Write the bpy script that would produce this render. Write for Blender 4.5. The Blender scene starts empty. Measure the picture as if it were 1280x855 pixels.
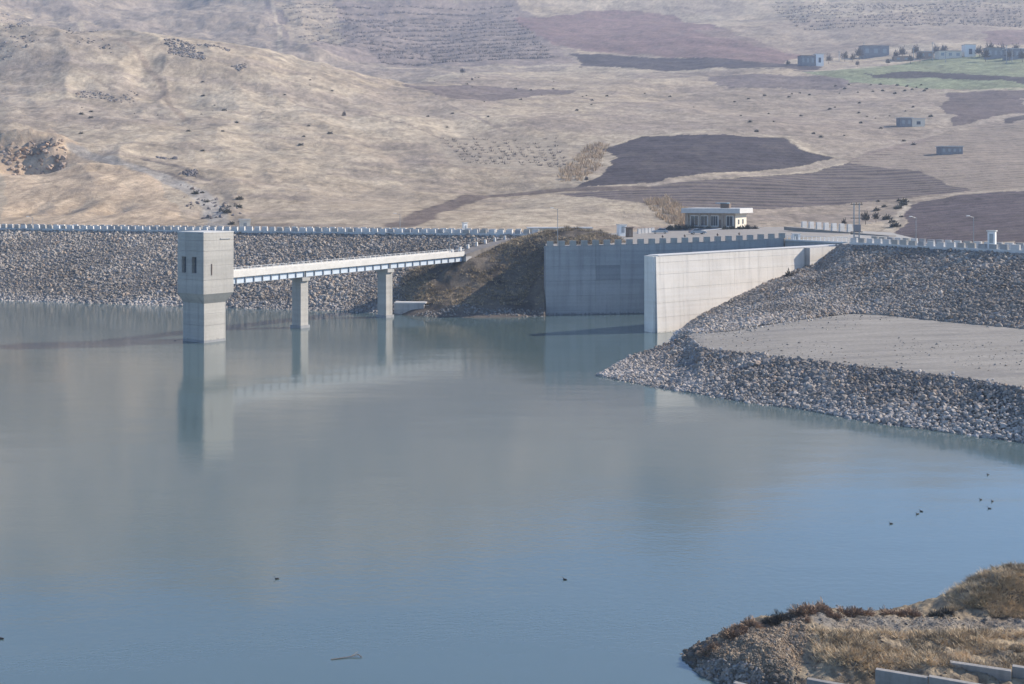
import bpy, bmesh, math, random
import numpy as np
from mathutils import Vector, Matrix
R = math.radians
random.seed(7); RNG = np.random.default_rng(11)
sc = bpy.context.scene
# ------------------------------------------------------------------ camera
F = 1500.0; HZ = 240.0; H = 27.0            # focal length and horizon row in photo pixels, eye height above the water
cd = bpy.data.cameras.new('camera'); cam = bpy.data.objects.new('camera', cd)
sc.collection.objects.link(cam); sc.camera = cam
cd.sensor_width = 36.0; cd.lens = F/1280*36.0
cd.shift_y = -(427.5-HZ)/1280.0
cd.clip_start = 1.0; cd.clip_end = 9000.0
cam.location = (0, 0, H); cam.rotation_euler = (R(90), 0, 0)
# ------------------------------------------------------------------ sky, sun, exposure
SUN_AZ, SUN_EL = 77.0, 32.0                 # degrees right of the view axis, above the horizon
w = bpy.data.worlds.new('World'); sc.world = w; w.use_nodes = True
nt = w.node_tree; nt.nodes.clear()
sk = nt.nodes.new('ShaderNodeTexSky'); sk.sky_type = 'NISHITA'; sk.sun_disc = False
sk.sun_elevation = R(SUN_EL); sk.sun_rotation = R(SUN_AZ); sk.altitude = 1300; sk.air_density = 1.15; sk.dust_density = 0.2; sk.ozone_density = 6.0
bg = nt.nodes.new('ShaderNodeBackground'); bg.inputs[1].default_value = 0.122
wo = nt.nodes.new('ShaderNodeOutputWorld')
nt.links.new(sk.outputs[0], bg.inputs[0]); nt.links.new(bg.outputs[0], wo.inputs[0])
sd = bpy.data.lights.new('sun', 'SUN'); sun = bpy.data.objects.new('sun', sd); sc.collection.objects.link(sun)
sd.energy = 5.0; sd.angle = R(0.53); sd.color = (1.0, 0.90, 0.765)
sv = Vector((math.sin(R(SUN_AZ))*math.cos(R(SUN_EL)), math.cos(R(SUN_AZ))*math.cos(R(SUN_EL)), math.sin(R(SUN_EL))))
sun.rotation_euler = sv.to_track_quat('Z', 'Y').to_euler(); sun.location = sv*500
sc.view_settings.view_transform = 'Standard'; sc.view_settings.look = 'None'
sc.view_settings.exposure = 0.75; sc.view_settings.gamma = 1.0
sc.render.engine = 'CYCLES'
sc.cycles.volume_bounces = 1; sc.cycles.max_bounces = 6

# ------------------------------------------------------------------ helpers
col = sc.collection
def V(px, py, z=0.0):                       # photo pixel on the level z
    d = F*(H-z)/(py-HZ); return Vector(((px-640)/F*d, d, z))
def PD(px, py, d):                          # photo pixel at the distance d
    return Vector(((px-640)/F*d, d, H-(py-HZ)*d/F))
def _hash(xi, yi, s):
    h = (xi.astype(np.int64)*374761393 + yi.astype(np.int64)*668265263 + s*974634541) & 0xffffffff
    h = ((h ^ (h >> 13))*1274126177) & 0xffffffff
    return ((h ^ (h >> 16)) & 0xffff)/65535.0
def vnoise(x, y, s=0):
    x = np.asarray(x, float); y = np.asarray(y, float)
    xi = np.floor(x); yi = np.floor(y); fx = x-xi; fy = y-yi
    fx = fx*fx*fx*(fx*(fx*6-15)+10); fy = fy*fy*fy*(fy*(fy*6-15)+10)
    a = _hash(xi, yi, s); b = _hash(xi+1, yi, s); c = _hash(xi, yi+1, s); d = _hash(xi+1, yi+1, s)
    return (a*(1-fx)+b*fx)*(1-fy)+(c*(1-fx)+d*fx)*fy - 0.5
def fbm(x, y, wl, oct=4, s=0, gain=0.5):
    t = 0.0; a = 1.0
    for i in range(oct):
        ca, sa = math.cos(i*1.3+.4), math.sin(i*1.3+.4)
        t = t + a*vnoise((x*ca-y*sa)/wl+i*17.3, (x*sa+y*ca)/wl+i*9.1, s+i); wl *= 0.5; a *= gain
    return t
def smooth(a, b, x):
    t = np.clip((x-a)/(b-a), 0, 1); return t*t*(3-2*t)
class TPS:                                   # thin plate spline through scattered heights
    def __init__(s, P, v, lam=1e-4):
        P = np.array(P, float); n = len(P); s.P = P
        K = s.phi(P, P) + lam*np.eye(n); Q = np.hstack([np.ones((n, 1)), P])
        A = np.zeros((n+3, n+3)); A[:n, :n] = K; A[:n, n:] = Q; A[n:, :n] = Q.T
        s.w = np.linalg.solve(A, np.concatenate([np.array(v, float), np.zeros(3)]))
    def phi(s, A, B):
        r2 = (A[:, None, 0]-B[None, :, 0])**2+(A[:, None, 1]-B[None, :, 1])**2
        return 0.5*r2*np.log(r2+1e-12)
    def __call__(s, X, Y):
        sh = np.shape(X); A = np.stack([np.ravel(X), np.ravel(Y)], 1); out = np.empty(len(A)); n = len(s.P)
        for i in range(0, len(A), 40000):
            a = A[i:i+40000]; out[i:i+40000] = s.phi(a, s.P)@s.w[:n] + s.w[n] + a@s.w[n+1:]
        return out.reshape(sh)
def inpoly(x, y, poly):
    m = np.zeros(np.shape(x), bool); n = len(poly)
    for i in range(n):
        x0, y0 = poly[i]; x1, y1 = poly[(i+1) % n]
        c = ((y0 > y) != (y1 > y)); 
        if y1 != y0: m ^= c & (x < (x1-x0)*(y-y0)/(y1-y0)+x0)
    return m
def segdist(x, y, line):
    best = np.full(np.shape(x), 1e9)
    for (x0, y0), (x1, y1) in zip(line[:-1], line[1:]):
        dx, dy = x1-x0, y1-y0; t = np.clip(((x-x0)*dx+(y-y0)*dy)/(dx*dx+dy*dy+1e-9), 0, 1)
        best = np.minimum(best, np.hypot(x-x0-t*dx, y-y0-t*dy))
    return best

# ------------------------------------------------------------------ materials
def nodes_of(name):
    m = bpy.data.materials.new(name); m.use_nodes = True; t = m.node_tree; t.nodes.clear()
    o = t.nodes.new('ShaderNodeOutputMaterial'); b = t.nodes.new('ShaderNodeBsdfPrincipled')
    t.links.new(b.outputs[0], o.inputs[0]); return m, t, b
def mix(t, fac, a, b, mode='MIX'):
    n = t.nodes.new('ShaderNodeMix'); n.data_type = 'RGBA'; n.blend_type = mode
    for s, v in ((n.inputs[0], fac), (n.inputs[6], a), (n.inputs[7], b)):
        if isinstance(v, (int, float)): s.default_value = v
        elif isinstance(v, tuple): s.default_value = (*v, 1)
        else: t.links.new(v, s)
    return n.outputs[2]
def pos(t, sx=1, sy=1, sz=1):
    g = t.nodes.new('ShaderNodeNewGeometry'); m = t.nodes.new('ShaderNodeMapping'); m.inputs['Scale'].default_value = (sx, sy, sz)
    t.links.new(g.outputs['Position'], m.inputs[0]); return m.outputs[0]
def noise(t, vec, scale, detail=4, rough=.55, lo=0.3, hi=0.7):
    n = t.nodes.new('ShaderNodeTexNoise'); n.inputs['Scale'].default_value = scale; n.inputs['Detail'].default_value = detail; n.inputs['Roughness'].default_value = rough
    t.links.new(vec, n.inputs['Vector'])
    r = t.nodes.new('ShaderNodeMapRange'); r.inputs[1].default_value = lo; r.inputs[2].default_value = hi
    t.links.new(n.outputs[0], r.inputs[0]); return r.outputs[0]
def bump(t, b, h, strength, dist):
    n = t.nodes.new('ShaderNodeBump'); n.inputs['Strength'].default_value = strength; n.inputs['Distance'].default_value = dist
    t.links.new(h, n.inputs['Height']); t.links.new(n.outputs[0], b.inputs['Normal'])
MATS = {}
def simple(name, c, rough=.8, var=.25, scale=1.0, metal=0.0):
    m, t, b = nodes_of(name); v = noise(t, pos(t), scale)
    c2 = tuple(x*(1-var) for x in c)
    t.links.new(mix(t, v, c2, c), b.inputs['Base Color']); b.inputs['Roughness'].default_value = rough; b.inputs['Metallic'].default_value = metal
    MATS[name] = m; return m
def concrete(name, c, stain=.35, scale=1.0, tide=None):
    m, t, b = nodes_of(name)
    c1 = tuple(x*.82 for x in c); big = noise(t, pos(t), .12*scale, 5); fine = noise(t, pos(t), 2.5*scale, 6, .65, .25, .75)
    st = noise(t, pos(t, 1, 1, .06), .9*scale, 4, .6, .48, .78)
    lift = noise(t, pos(t, .02, .02, 1), 1.3*scale, 3, .5, .35, .65)
    k = mix(t, big, c1, c); f2 = t.nodes.new('ShaderNodeMath'); f2.operation = 'MULTIPLY'; f2.inputs[1].default_value = stain
    t.links.new(st, f2.inputs[0]); k = mix(t, f2.outputs[0], k, tuple(x*.5 for x in c))
    k = mix(t, .14, k, mix(t, lift, (.25, .25, .25), (.8, .8, .8)), 'OVERLAY')
    k = mix(t, .3, k, mix(t, fine, (.35, .35, .35), (.65, .65, .65)), 'OVERLAY')
    if tide is not None:
        g = t.nodes.new('ShaderNodeNewGeometry'); s = t.nodes.new('ShaderNodeSeparateXYZ'); t.links.new(g.outputs['Position'], s.inputs[0])
        a = t.nodes.new('ShaderNodeMath'); a.operation = 'ADD'; t.links.new(s.outputs[2], a.inputs[0]); t.links.new(fine, a.inputs[1])
        r = t.nodes.new('ShaderNodeMapRange'); r.inputs[1].default_value = tide+.5; r.inputs[2].default_value = tide+.2; t.links.new(a.outputs[0], r.inputs[0])
        k = mix(t, r.outputs[0], k, tuple(x*.45 for x in c))
    t.links.new(k, b.inputs['Base Color']); b.inputs['Roughness'].default_value = .88; bump(t, b, fine, .25, .03)
    MATS[name] = m; return m
def attr_mat(name, detail_scale, bumpd, stripes=False, rough=.95, contrast=.45):
    m, t, b = nodes_of(name); a = t.nodes.new('ShaderNodeAttribute'); a.attribute_name = 'Col'
    k = a.outputs['Color']
    n1 = noise(t, pos(t), detail_scale, 6, .7, .25, .75); n2 = noise(t, pos(t), detail_scale*.18, 5, .6)
    k = mix(t, contrast, k, mix(t, n1, (.28, .28, .29), (.74, .73, .7)), 'OVERLAY')
    k = mix(t, contrast*.6, k, mix(t, n2, (.34, .33, .34), (.66, .66, .64)), 'OVERLAY')
    if stripes:
        s = t.nodes.new('ShaderNodeAttribute'); s.attribute_name = 'Row'
        wv = t.nodes.new('ShaderNodeTexWave'); wv.bands_direction = 'Y'; wv.inputs['Scale'].default_value = .042; wv.inputs['Distortion'].default_value = 9.0
        wv.inputs['Detail'].default_value = 2; wv.inputs['Detail Scale'].default_value = .4
        t.links.new(pos(t, .25, 1, 0), wv.inputs['Vector'])
        f = t.nodes.new('ShaderNodeMath'); f.operation = 'MULTIPLY'; t.links.new(wv.outputs['Fac'], f.inputs[0]); t.links.new(s.outputs['Fac'], f.inputs[1])
        k = mix(t, f.outputs[0], k, (.30, .25, .19))
    t.links.new(k, b.inputs['Base Color']); b.inputs['Roughness'].default_value = rough; b.inputs['Specular IOR Level'].default_value = .1
    bump(t, b, n1, .6, bumpd); MATS[name] = m; return m
M_CONC = concrete('concrete', (.43, .405, .365), .6, 1, 0.5)
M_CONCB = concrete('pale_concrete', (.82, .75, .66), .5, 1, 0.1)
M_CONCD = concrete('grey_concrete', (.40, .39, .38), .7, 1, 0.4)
M_CONCS = concrete('stained_concrete', (.29, .29, .29), .6, 1)
M_BLOCK = concrete('block_concrete', (.29, .272, .25), .6, 2)
M_PARA = concrete('parapet_concrete', (.62, .60, .57), .2, 1)
M_WHITE = simple('white_paint', (.80, .80, .78), .5, .1, 2)
M_FASCIA = simple('white_fascia', (.64, .61, .56), .7, .15, .8)
M_GIRD = simple('pale_blue_girder', (.56, .62, .68), .5, .15, .6)
M_STEEL = simple('grey_steel', (.32, .34, .36), .45, .2, 2, .6)
M_DARK = simple('dark_opening', (.07, .08, .10), .6, .2, 2)
M_GLASS, _t, _b = nodes_of('window_glass'); _b.inputs['Base Color'].default_value = (.03, .045, .06, 1); _b.inputs['Roughness'].default_value = .08
M_STONEW = simple('stone_cladding', (.42, .34, .27), .85, .3, 1.5)
M_CREAM = simple('cream_render', (.70, .63, .52), .85, .12, 1)
M_ROOFW = simple('pale_roof', (.56, .55, .53), .7, .15, 1)
M_BLUE = simple('blue_sheet', (.16, .36, .50), .5, .2, 1)
M_BRICK = simple('mud_brick', (.36, .27, .21), .9, .3, .8)
M_BLUEWALL = simple('blue_grey_render', (.25, .25, .265), .9, .25, .5)
M_ROAD = simple('gravel_road', (.34, .32, .29), .95, .25, .6)
M_PLAZA = simple('plaza_paving', (.29, .26, .225), .92, .2, .5)
M_SILVER = simple('silver_paint', (.34, .38, .43), .28, .05, 1, .3)
M_TYRE = simple('black_rubber', (.02, .02, .02), .8, .1, 2)
M_CHROME = simple('bright_metal', (.6, .6, .6), .25, .1, 2, .9)
M_LAMPW = simple('lamp_plastic', (.75, .75, .72), .4, .05, 1)
M_RED = simple('red_lens', (.35, .03, .02), .3, .1, 1)
M_BROWN = simple('brown_metal', (.16, .11, .08), .6, .2, 2)
M_WOOD = simple('weathered_wood', (.22, .18, .15), .9, .3, 2)
M_DUCK = simple('dark_plumage', (.035, .03, .03), .8, .3, 8)
M_TWIGR = simple('rusty_twigs', (.39, .27, .185), .95, .45, 1.3)
M_TWIGD = simple('dark_twigs', (.10, .09, .075), .95, .4, 1.3)
M_STRAW = simple('straw_grass', (.76, .59, .38), .95, .4, .5)
M_REED = simple('orange_reeds', (.52, .385, .25), .95, .3, .5)
M_OLIVE = simple('dry_shrub', (.32, .255, .17), .95, .45, .4)
M_GREEN = simple('dark_shrub', (.135, .125, .095), .95, .4, .6)
M_ORCH = simple('bare_orchard', (.19, .16, .145), .95, .3, .1)
M_TERR = attr_mat('hill_ground', .5, .5, True, contrast=.6)
M_SHORE = attr_mat('shore_ground', 1.9, .2, contrast=.85)
M_ROCK = attr_mat('riprap_stone', 2.2, .1, contrast=.35)
M_EARTH = simple('embankment_fill', (.20, .18, .165), .95, .4, .6)
M_BERM, _t, _b = nodes_of('berm_silt')
_v = noise(_t, pos(_t, .35, 1.6, 1), .22, 6, .62); _v2 = noise(_t, pos(_t), 1.8, 5, .6)
_v3 = noise(_t, pos(_t, .12, 1.0, 1), .5, 4, .6, .5, .72)
_t.links.new(mix(_t, .4, mix(_t, _v3, mix(_t, _v, (.205, .185, .158), (.285, .258, .222)), (.17, .155, .14)), mix(_t, _v2, (.3, .3, .3), (.7, .7, .7)), 'OVERLAY'), _b.inputs['Base Color']); _b.inputs['Roughness'].default_value = .95; bump(_t, _b, _v2, .3, .06)
# water: turbid body under a rippled surface, calm and ruffled patches
M_WATER, _t, _b = nodes_of('reservoir_water')
_big = noise(_t, pos(_t, .5, 1, 1), .02, 4)
_t.links.new(mix(_t, _big, (.070, .108, .110), (.086, .120, .114)), _b.inputs['Base Color'])
_b.inputs['Roughness'].default_value = .10; _b.inputs['IOR'].default_value = 2.0
def _tn(vec, s, det):
    n = _t.nodes.new('ShaderNodeTexNoise'); n.inputs['Scale'].default_value = s; n.inputs['Detail'].default_value = det; _t.links.new(vec, n.inputs['Vector']); return n.outputs[0]
_w1 = _tn(pos(_t, .8, 1.1, 1), 1.7, 3); _w2 = _tn(pos(_t, .4, 1, 1), .12, 2)
_pa = noise(_t, pos(_t, .45, 1, 1), .018, 3, .5, .42, .66)
_a = _t.nodes.new('ShaderNodeMath'); _a.operation = 'MULTIPLY_ADD'; _a.inputs[1].default_value = 0.014; _a.inputs[2].default_value = 0.0042
_t.links.new(_pa, _a.inputs[0])
_m = _t.nodes.new('ShaderNodeMath'); _m.operation = 'MULTIPLY'; _t.links.new(_w1, _m.inputs[0]); _t.links.new(_a.outputs[0], _m.inputs[1])
_q = _t.nodes.new('ShaderNodeMath'); _q.operation = 'MULTIPLY_ADD'; _t.links.new(_w2, _q.inputs[0]); _q.inputs[1].default_value = .05; _t.links.new(_m.outputs[0], _q.inputs[2])
bump(_t, _b, _q.outputs[0], 1.0, 1.0)

# ------------------------------------------------------------------ object builders
def tag(o, label=None, cat=None, group=None, kind=None):
    for k, v in (('label', label), ('category', cat), ('group', group), ('kind', kind)):
        if v: o[k] = v
    return o
def empty(name, loc, label, cat, group=None):
    o = bpy.data.objects.new(name, None); col.objects.link(o); o.location = loc; o.empty_display_size = .5
    return tag(o, label, cat, group)
def world_origin(o):
    v = Vector((0, 0, 0))
    while o is not None: v = v+o.location; o = o.parent
    return v
def link(name, me, mat, parent=None, loc=None):
    o = bpy.data.objects.new(name, me); col.objects.link(o)
    if mat is not None and not me.materials: me.materials.append(mat)
    if parent is not None: o.parent = parent
    if loc is not None: o.location = loc
    return o
class MB:
    def __init__(s): s.v = []; s.f = []
    def poly(s, pts):
        n = len(s.v); s.v += [tuple(p) for p in pts]; s.f.append(tuple(range(n, n+len(pts)))); return s
    def hexa(s, p):                          # 8 corners: bottom 0-3, top 4-7 counter-clockwise
        n = len(s.v); s.v += [tuple(q) for q in p]
        s.f += [tuple(n+i for i in q) for q in ((3, 2, 1, 0), (4, 5, 6, 7), (0, 1, 5, 4), (1, 2, 6, 5), (2, 3, 7, 6), (3, 0, 4, 7))]; return s
    def obox(s, c, ax, l, wd, z0, z1, inset=0):   # oriented box: centre xy, unit axis, length along, width across
        c = Vector((c[0], c[1])); a = Vector((ax[0], ax[1])).normalized(); b = Vector((-a.y, a.x))
        def q(k, l, wd, z): p = c+a*(k[0]*l/2)+b*(k[1]*wd/2); return (p.x, p.y, z)
        ks = ((-1, -1), (1, -1), (1, 1), (-1, 1))
        return s.hexa([q(k, l, wd, z0) for k in ks]+[q(k, l-inset, wd-inset, z1) for k in ks])
    def seg(s, p, q, wd, h):                 # beam from p to q (top centre line at p/q), width, depth downwards
        p = Vector(p); q = Vector(q); a = (q-p); b = Vector((-a.y, a.x, 0)).normalized()*(wd/2); dz = Vector((0, 0, h))
        return s.hexa([p-b-dz, q-b-dz, q+b-dz, p+b-dz, p-b, q-b, q+b, p+b])
    def tube(s, p, q, r0, r1=None, n=8):
        p = Vector(p); q = Vector(q); r1 = r0 if r1 is None else r1; a = (q-p).normalized()
        u = a.orthogonal().normalized(); v = a.cross(u); k = len(s.v)
        for (c, r) in ((p, r0), (q, r1)):
            s.v += [tuple(c+(u*math.cos(2*math.pi*i/n)+v*math.sin(2*math.pi*i/n))*r) for i in range(n)]
        s.f += [(k+i, k+(i+1) % n, k+n+(i+1) % n, k+n+i) for i in range(n)]
        s.f += [tuple(k+i for i in reversed(range(n))), tuple(k+n+i for i in range(n))]; return s
    def mesh(s, name, org=(0, 0, 0)):
        me = bpy.data.meshes.new(name); o = Vector(org)
        me.from_pydata([tuple(Vector(p)-o) for p in s.v], [], s.f); me.update(); return me
    def build(s, name, mat, parent=None, bevel=0):
        me = s.mesh(name, world_origin(parent) if parent is not None else (0, 0, 0))
        if bevel:
            bm = bmesh.new(); bm.from_mesh(me); bmesh.ops.bevel(bm, geom=bm.edges[:], offset=bevel, segments=1, affect='EDGES'); bm.to_mesh(me); bm.free()
        return link(name, me, mat, parent)
def big_mesh(name, verts, faces, mat, parent=None, colr=None, row=None, smoothed=True):
    me = bpy.data.meshes.new(name); n = faces.shape[1]
    org = world_origin(parent) if parent is not None else Vector((0, 0, 0))
    verts = verts-np.array(org)
    me.vertices.add(len(verts)); me.vertices.foreach_set('co', verts.astype(np.float32).ravel())
    me.loops.add(faces.size); me.loops.foreach_set('vertex_index', faces.astype(np.int32).ravel())
    me.polygons.add(len(faces)); me.polygons.foreach_set('loop_start', np.arange(len(faces), dtype=np.int32)*n)
    me.update(calc_edges=True)
    me.polygons.foreach_set('use_smooth', np.full(len(faces), smoothed))
    if colr is not None:
        a = me.attributes.new('Col', 'FLOAT_COLOR', 'POINT'); a.data.foreach_set('color', np.hstack([colr, np.ones((len(colr), 1))]).astype(np.float32).ravel())
    if row is not None:
        a = me.attributes.new('Row', 'FLOAT', 'POINT'); a.data.foreach_set('value', row.astype(np.float32))
    me.validate(); return link(name, me, mat, parent)
def gridfaces(nr, nc):
    i = np.arange(nr-1)[:, None]*nc+np.arange(nc-1)[None, :]
    return np.stack([i, i+1, i+nc+1, i+nc], -1).reshape(-1, 4)

# stones: jittered icosahedra
_p = (1+5**.5)/2
ICO = np.array([(-1, _p, 0), (1, _p, 0), (-1, -_p, 0), (1, -_p, 0), (0, -1, _p), (0, 1, _p), (0, -1, -_p), (0, 1, -_p), (_p, 0, -1), (_p, 0, 1), (-_p, 0, -1), (-_p, 0, 1)])/math.hypot(1, _p)
ICOF = np.array([(0, 11, 5), (0, 5, 1), (0, 1, 7), (0, 7, 10), (0, 10, 11), (1, 5, 9), (5, 11, 4), (11, 10, 2), (10, 7, 6), (7, 1, 8), (3, 9, 4), (3, 4, 2), (3, 2, 6), (3, 6, 8), (3, 8, 9), (4, 9, 5), (2, 4, 11), (6, 2, 10), (8, 6, 7), (9, 8, 1)])
STONES = [ICO*(1+RNG.uniform(-.28, .28, (12, 1)))*np.array([1, RNG.uniform(.6, .95), RNG.uniform(.45, .75)]) for _ in range(16)]
def stone_pile(name, P, S, C, parent, mat=None):
    n = len(P); k = RNG.integers(0, 16, n); T = np.stack(STONES)[k]
    q = RNG.normal(size=(n, 4))*np.array([1, .35, .35, 1]); q /= np.linalg.norm(q, axis=1)[:, None]
    w_, x, y, z = q.T
    Rm = np.stack([1-2*(y*y+z*z), 2*(x*y-z*w_), 2*(x*z+y*w_), 2*(x*y+z*w_), 1-2*(x*x+z*z), 2*(y*z-x*w_), 2*(x*z-y*w_), 2*(y*z+x*w_), 1-2*(x*x+y*y)], 1).reshape(n, 3, 3)
    vv = np.einsum('nij,nkj->nki', Rm, T)*S[:, None, None]+P[:, None, :]
    ff = (ICOF[None]+np.arange(n)[:, None, None]*12).reshape(-1, 3)
    o = big_mesh(name, vv.reshape(-1, 3), ff, mat or M_ROCK, parent, np.repeat(C, 12, 0), smoothed=False)
    o['kind'] = 'stuff'; return o
def stone_colours(n, z=None, base=(.33, .295, .265), tide=(.50, .48, .47), th=1.6, tw=.8):
    c = np.array(base)[None]*RNG.uniform(.68, 1.2, (n, 1))
    t = RNG.random(n); c[t < .12] *= np.array([1.08, .96, .86]); c[t > .9] *= np.array([.88, .95, 1.08]); c[(t > .5) & (t < .55)] *= 1.35
    if z is not None:
        k = (1-smooth(th-tw, th+tw, z+RNG.normal(0, .35, n)))[:, None]*.8; c = c*(1-k)+k*np.array(tide)[None]*RNG.uniform(.7, 1.2, (n, 1))
    return c
def strip_sample(A, B, dens, jit=.5):        # points on the ruled strip between polylines A and B
    out = []
    for i in range(len(A)-1):
        a0, a1, b0, b1 = (np.array(v) for v in (A[i], A[i+1], B[i], B[i+1]))
        la = .5*(np.linalg.norm(a1-a0)+np.linalg.norm(b1-b0)); lb = .5*(np.linalg.norm(b0-a0)+np.linalg.norm(b1-a1))
        nu = max(1, int(la*dens**.5)); nv = max(1, int(lb*dens**.5))
        u, v = np.meshgrid((np.arange(nu)+.5)/nu, (np.arange(nv)+.5)/nv)
        u = (u.ravel()+RNG.uniform(-jit, jit, u.size)/nu)[:, None]; v = (v.ravel()+RNG.uniform(-jit, jit, v.size)/nv)[:, None]
        out.append((a0*(1-u)+a1*u)*(1-v)+(b0*(1-u)+b1*u)*v)
    return np.concatenate(out)
def strip_mesh(mb, A, B):
    for i in range(len(A)-1): mb.poly([A[i], A[i+1], B[i+1], B[i]])
def tufts(name, P, hgt, wid, blades, mat, parent=None, lean=.45):   # clumps of thin upright blades
    n = len(P)*blades; Pp = np.repeat(P, blades, 0); hh = np.repeat(hgt, blades)*RNG.uniform(.5, 1.1, n); ww = np.repeat(wid, blades)
    a = RNG.uniform(0, 6.283, n); r = np.sqrt(RNG.random(n))*ww; base = Pp+np.stack([np.cos(a)*r*.5, np.sin(a)*r*.5, np.zeros(n)], 1)
    tip = base+np.stack([np.cos(a)*r*lean*1.4+RNG.normal(0, .12, n)*hh, np.sin(a)*r*lean*1.4+RNG.normal(0, .12, n)*hh, hh], 1)
    b = RNG.uniform(0, 6.283, n); s = (.05*hh+.03*ww)[:, None]; sd_ = np.stack([np.cos(b), np.sin(b), np.zeros(n)], 1)*s
    vv = np.stack([base-sd_, base+sd_, tip], 1).reshape(-1, 3); ff = np.arange(3*n).reshape(-1, 3)
    return big_mesh(name, vv, ff, mat, parent, smoothed=False)
def bush_mesh(name, r, h, n, seed, twig=.05):
    g = np.random.default_rng(seed); a = g.uniform(0, 6.283, n); e = np.arcsin(g.uniform(.05, 1, n)); L = g.uniform(.55, 1.08, n)
    lob = 1+.22*np.sin(a*3+seed)+.15*np.sin(a*5+2*seed)
    tip = np.stack([np.cos(a)*np.cos(e)*r*L*lob, np.sin(a)*np.cos(e)*r*L*lob, np.sin(e)*h*L*lob], 1)
    st = tip*g.uniform(.1, .6, (n, 1))+g.normal(0, .05*r, (n, 3)); st[:, 2] = np.maximum(st[:, 2], 0)
    d = np.cross(tip-st, g.normal(size=(n, 3))); d = d/np.linalg.norm(d, axis=1)[:, None]*twig*g.uniform(.6, 1.5, (n, 1))
    mid = tip*.8+st*.2+g.normal(0, .04*r, (n, 3))
    vv = np.stack([st, mid+d, tip, mid-d], 1).reshape(-1, 3); ff = np.arange(4*n).reshape(-1, 4)
    me = bpy.data.meshes.new(name); me.from_pydata(vv.tolist(), [], ff.tolist()); me.update(); return me

# ================================================================== THE SETTING
# ------------------------------------------------------------------ hills behind the dam
ctl = []
def column(px, rows):
    for r in rows:
        d = r[0]; e = (r[1]['z']-H)/d if isinstance(r[1], dict) else (HZ-r[1])/F
        ctl.append(((px-640)/F*1.6, math.log(d), e))
Z = lambda z: {'z': z}
column(-700, [(420, Z(20)), (600, 150), (900, -20), (1300, -110), (2000, -230), (3400, -60)])
column(-250, [(390, Z(18)), (500, 200), (700, 95), (850, 0), (1000, 5), (1300, -80), (2000, -280), (3400, -90)])
column(0, [(366, Z(16.5)), (450, 215), (560, 150), (700, 72), (800, 14), (900, 45), (1050, 55), (1300, 2), (1600, -110), (2000, -270), (3400, -60)])
column(200, [(352, Z(16)), (450, 222), (560, 157), (700, 100), (850, 47), (950, 72), (1100, 68), (1300, 30), (1500, -10), (2000, -240), (3400, -70)])
column(430, [(335, Z(15.5)), (420, 245), (520, 197), (650, 145), (800, 100), (900, 97), (1050, 88), (1200, 66), (1500, 0), (2000, -200), (3400, -40)])
column(640, [(322, Z(15)), (370, 270), (430, 250), (520, 215), (650, 165), (780, 130), (950, 105), (1100, 88), (1300, 55), (1600, 0), (2100, -165), (3400, -30)])
column(860, [(345, Z(14.6)), (400, 264), (460, 234), (560, 192), (680, 160), (800, 132), (950, 104), (1100, 84), (1400, 40), (1650, 0), (2150, -135), (3400, -110)])
column(1080, [(290, Z(13)), (345, Z(15.4)), (420, 262), (500, 225), (600, 185), (720, 150), (850, 118), (1000, 92), (1100, 76), (1350, 38), (1600, 0), (2150, -85), (3400, -80)])
column(1280, [(245, Z(13)), (300, Z(16.5)), (380, 260), (460, 230), (560, 190), (680, 152), (820, 118), (1000, 86), (1080, 74), (1300, 40), (1550, 0), (2150, -85), (3400, -60)])
column(1600, [(215, Z(12)), (300, Z(18)), (500, 212), (800, 120), (1100, 70), (1550, -5), (2150, -85), (3400, -60)])
column(1980, [(180, Z(12)), (300, Z(20)), (500, 205), (800, 110), (1100, 60), (1550, -10), (2150, -85), (3400, -60)])
tps = TPS([(c[0], c[1]) for c in ctl], [c[2] for c in ctl], 1e-4)
gu = np.concatenate([np.linspace(-1.1, -.46, 50, endpoint=False), np.linspace(-.46, .46, 660), np.linspace(.46, 1.1, 51)[1:]])
gl = np.concatenate([np.linspace(math.log(150), math.log(330), 50, endpoint=False), np.linspace(math.log(330), math.log(1800), 480, endpoint=False), np.linspace(math.log(1800), math.log(3300), 60)])
GL, GU = np.meshgrid(gl, gu, indexing='ij'); GD = np.exp(GL); GX = GU*GD
su, sl_ = gu[::5], gl[::3]
SL, SU = np.meshgrid(np.append(sl_, gl[-1]), np.append(su, gu[-1]), indexing='ij')
ES = tps(SU*1.6, SL)
def bil(E, rl, cu, L, U):
    i = np.clip(np.searchsorted(rl, L)-1, 0, len(rl)-2); j = np.clip(np.searchsorted(cu, U)-1, 0, len(cu)-2)
    a = np.clip((L-rl[i])/(rl[i+1]-rl[i]), 0, 1); b = np.clip((U-cu[j])/(cu[j+1]-cu[j]), 0, 1)
    return (E[i, j]*(1-b)+E[i, j+1]*b)*(1-a)+(E[i+1, j]*(1-b)+E[i+1, j+1]*b)*a
GE = bil(ES, np.append(sl_, gl[-1]), np.append(su, gu[-1]), GL, GU)
GZ = H+GE*GD
crest_u = [-1.1, -.756, -.427, -.0026, .03, .26, .2825, .427, .758, 1.1]; crest_d = [440, 397, 349, 302, 325, 325, 258, 217, 180, 158]
DC = np.interp(GU, crest_u, crest_d)
near = smooth(20, 140, GD-DC)
def rid(x, y, wl, s): return 1-2*np.abs(2*fbm(x, y, wl, 3, s)/1.0)
leftness = 1-smooth(-.2, .05, GU)
rel = fbm(GX, GD, 170, 4, 3)*13 + fbm(GX, GD, 40, 4, 9)*1.9
rel = rel + fbm(GX, GD, 11, 4, 12, .6)*.85
gul = np.abs(fbm(GX*1.0+GD*.35, GD*.35-GX*.1, 46, 3, 21))*7.0
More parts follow.
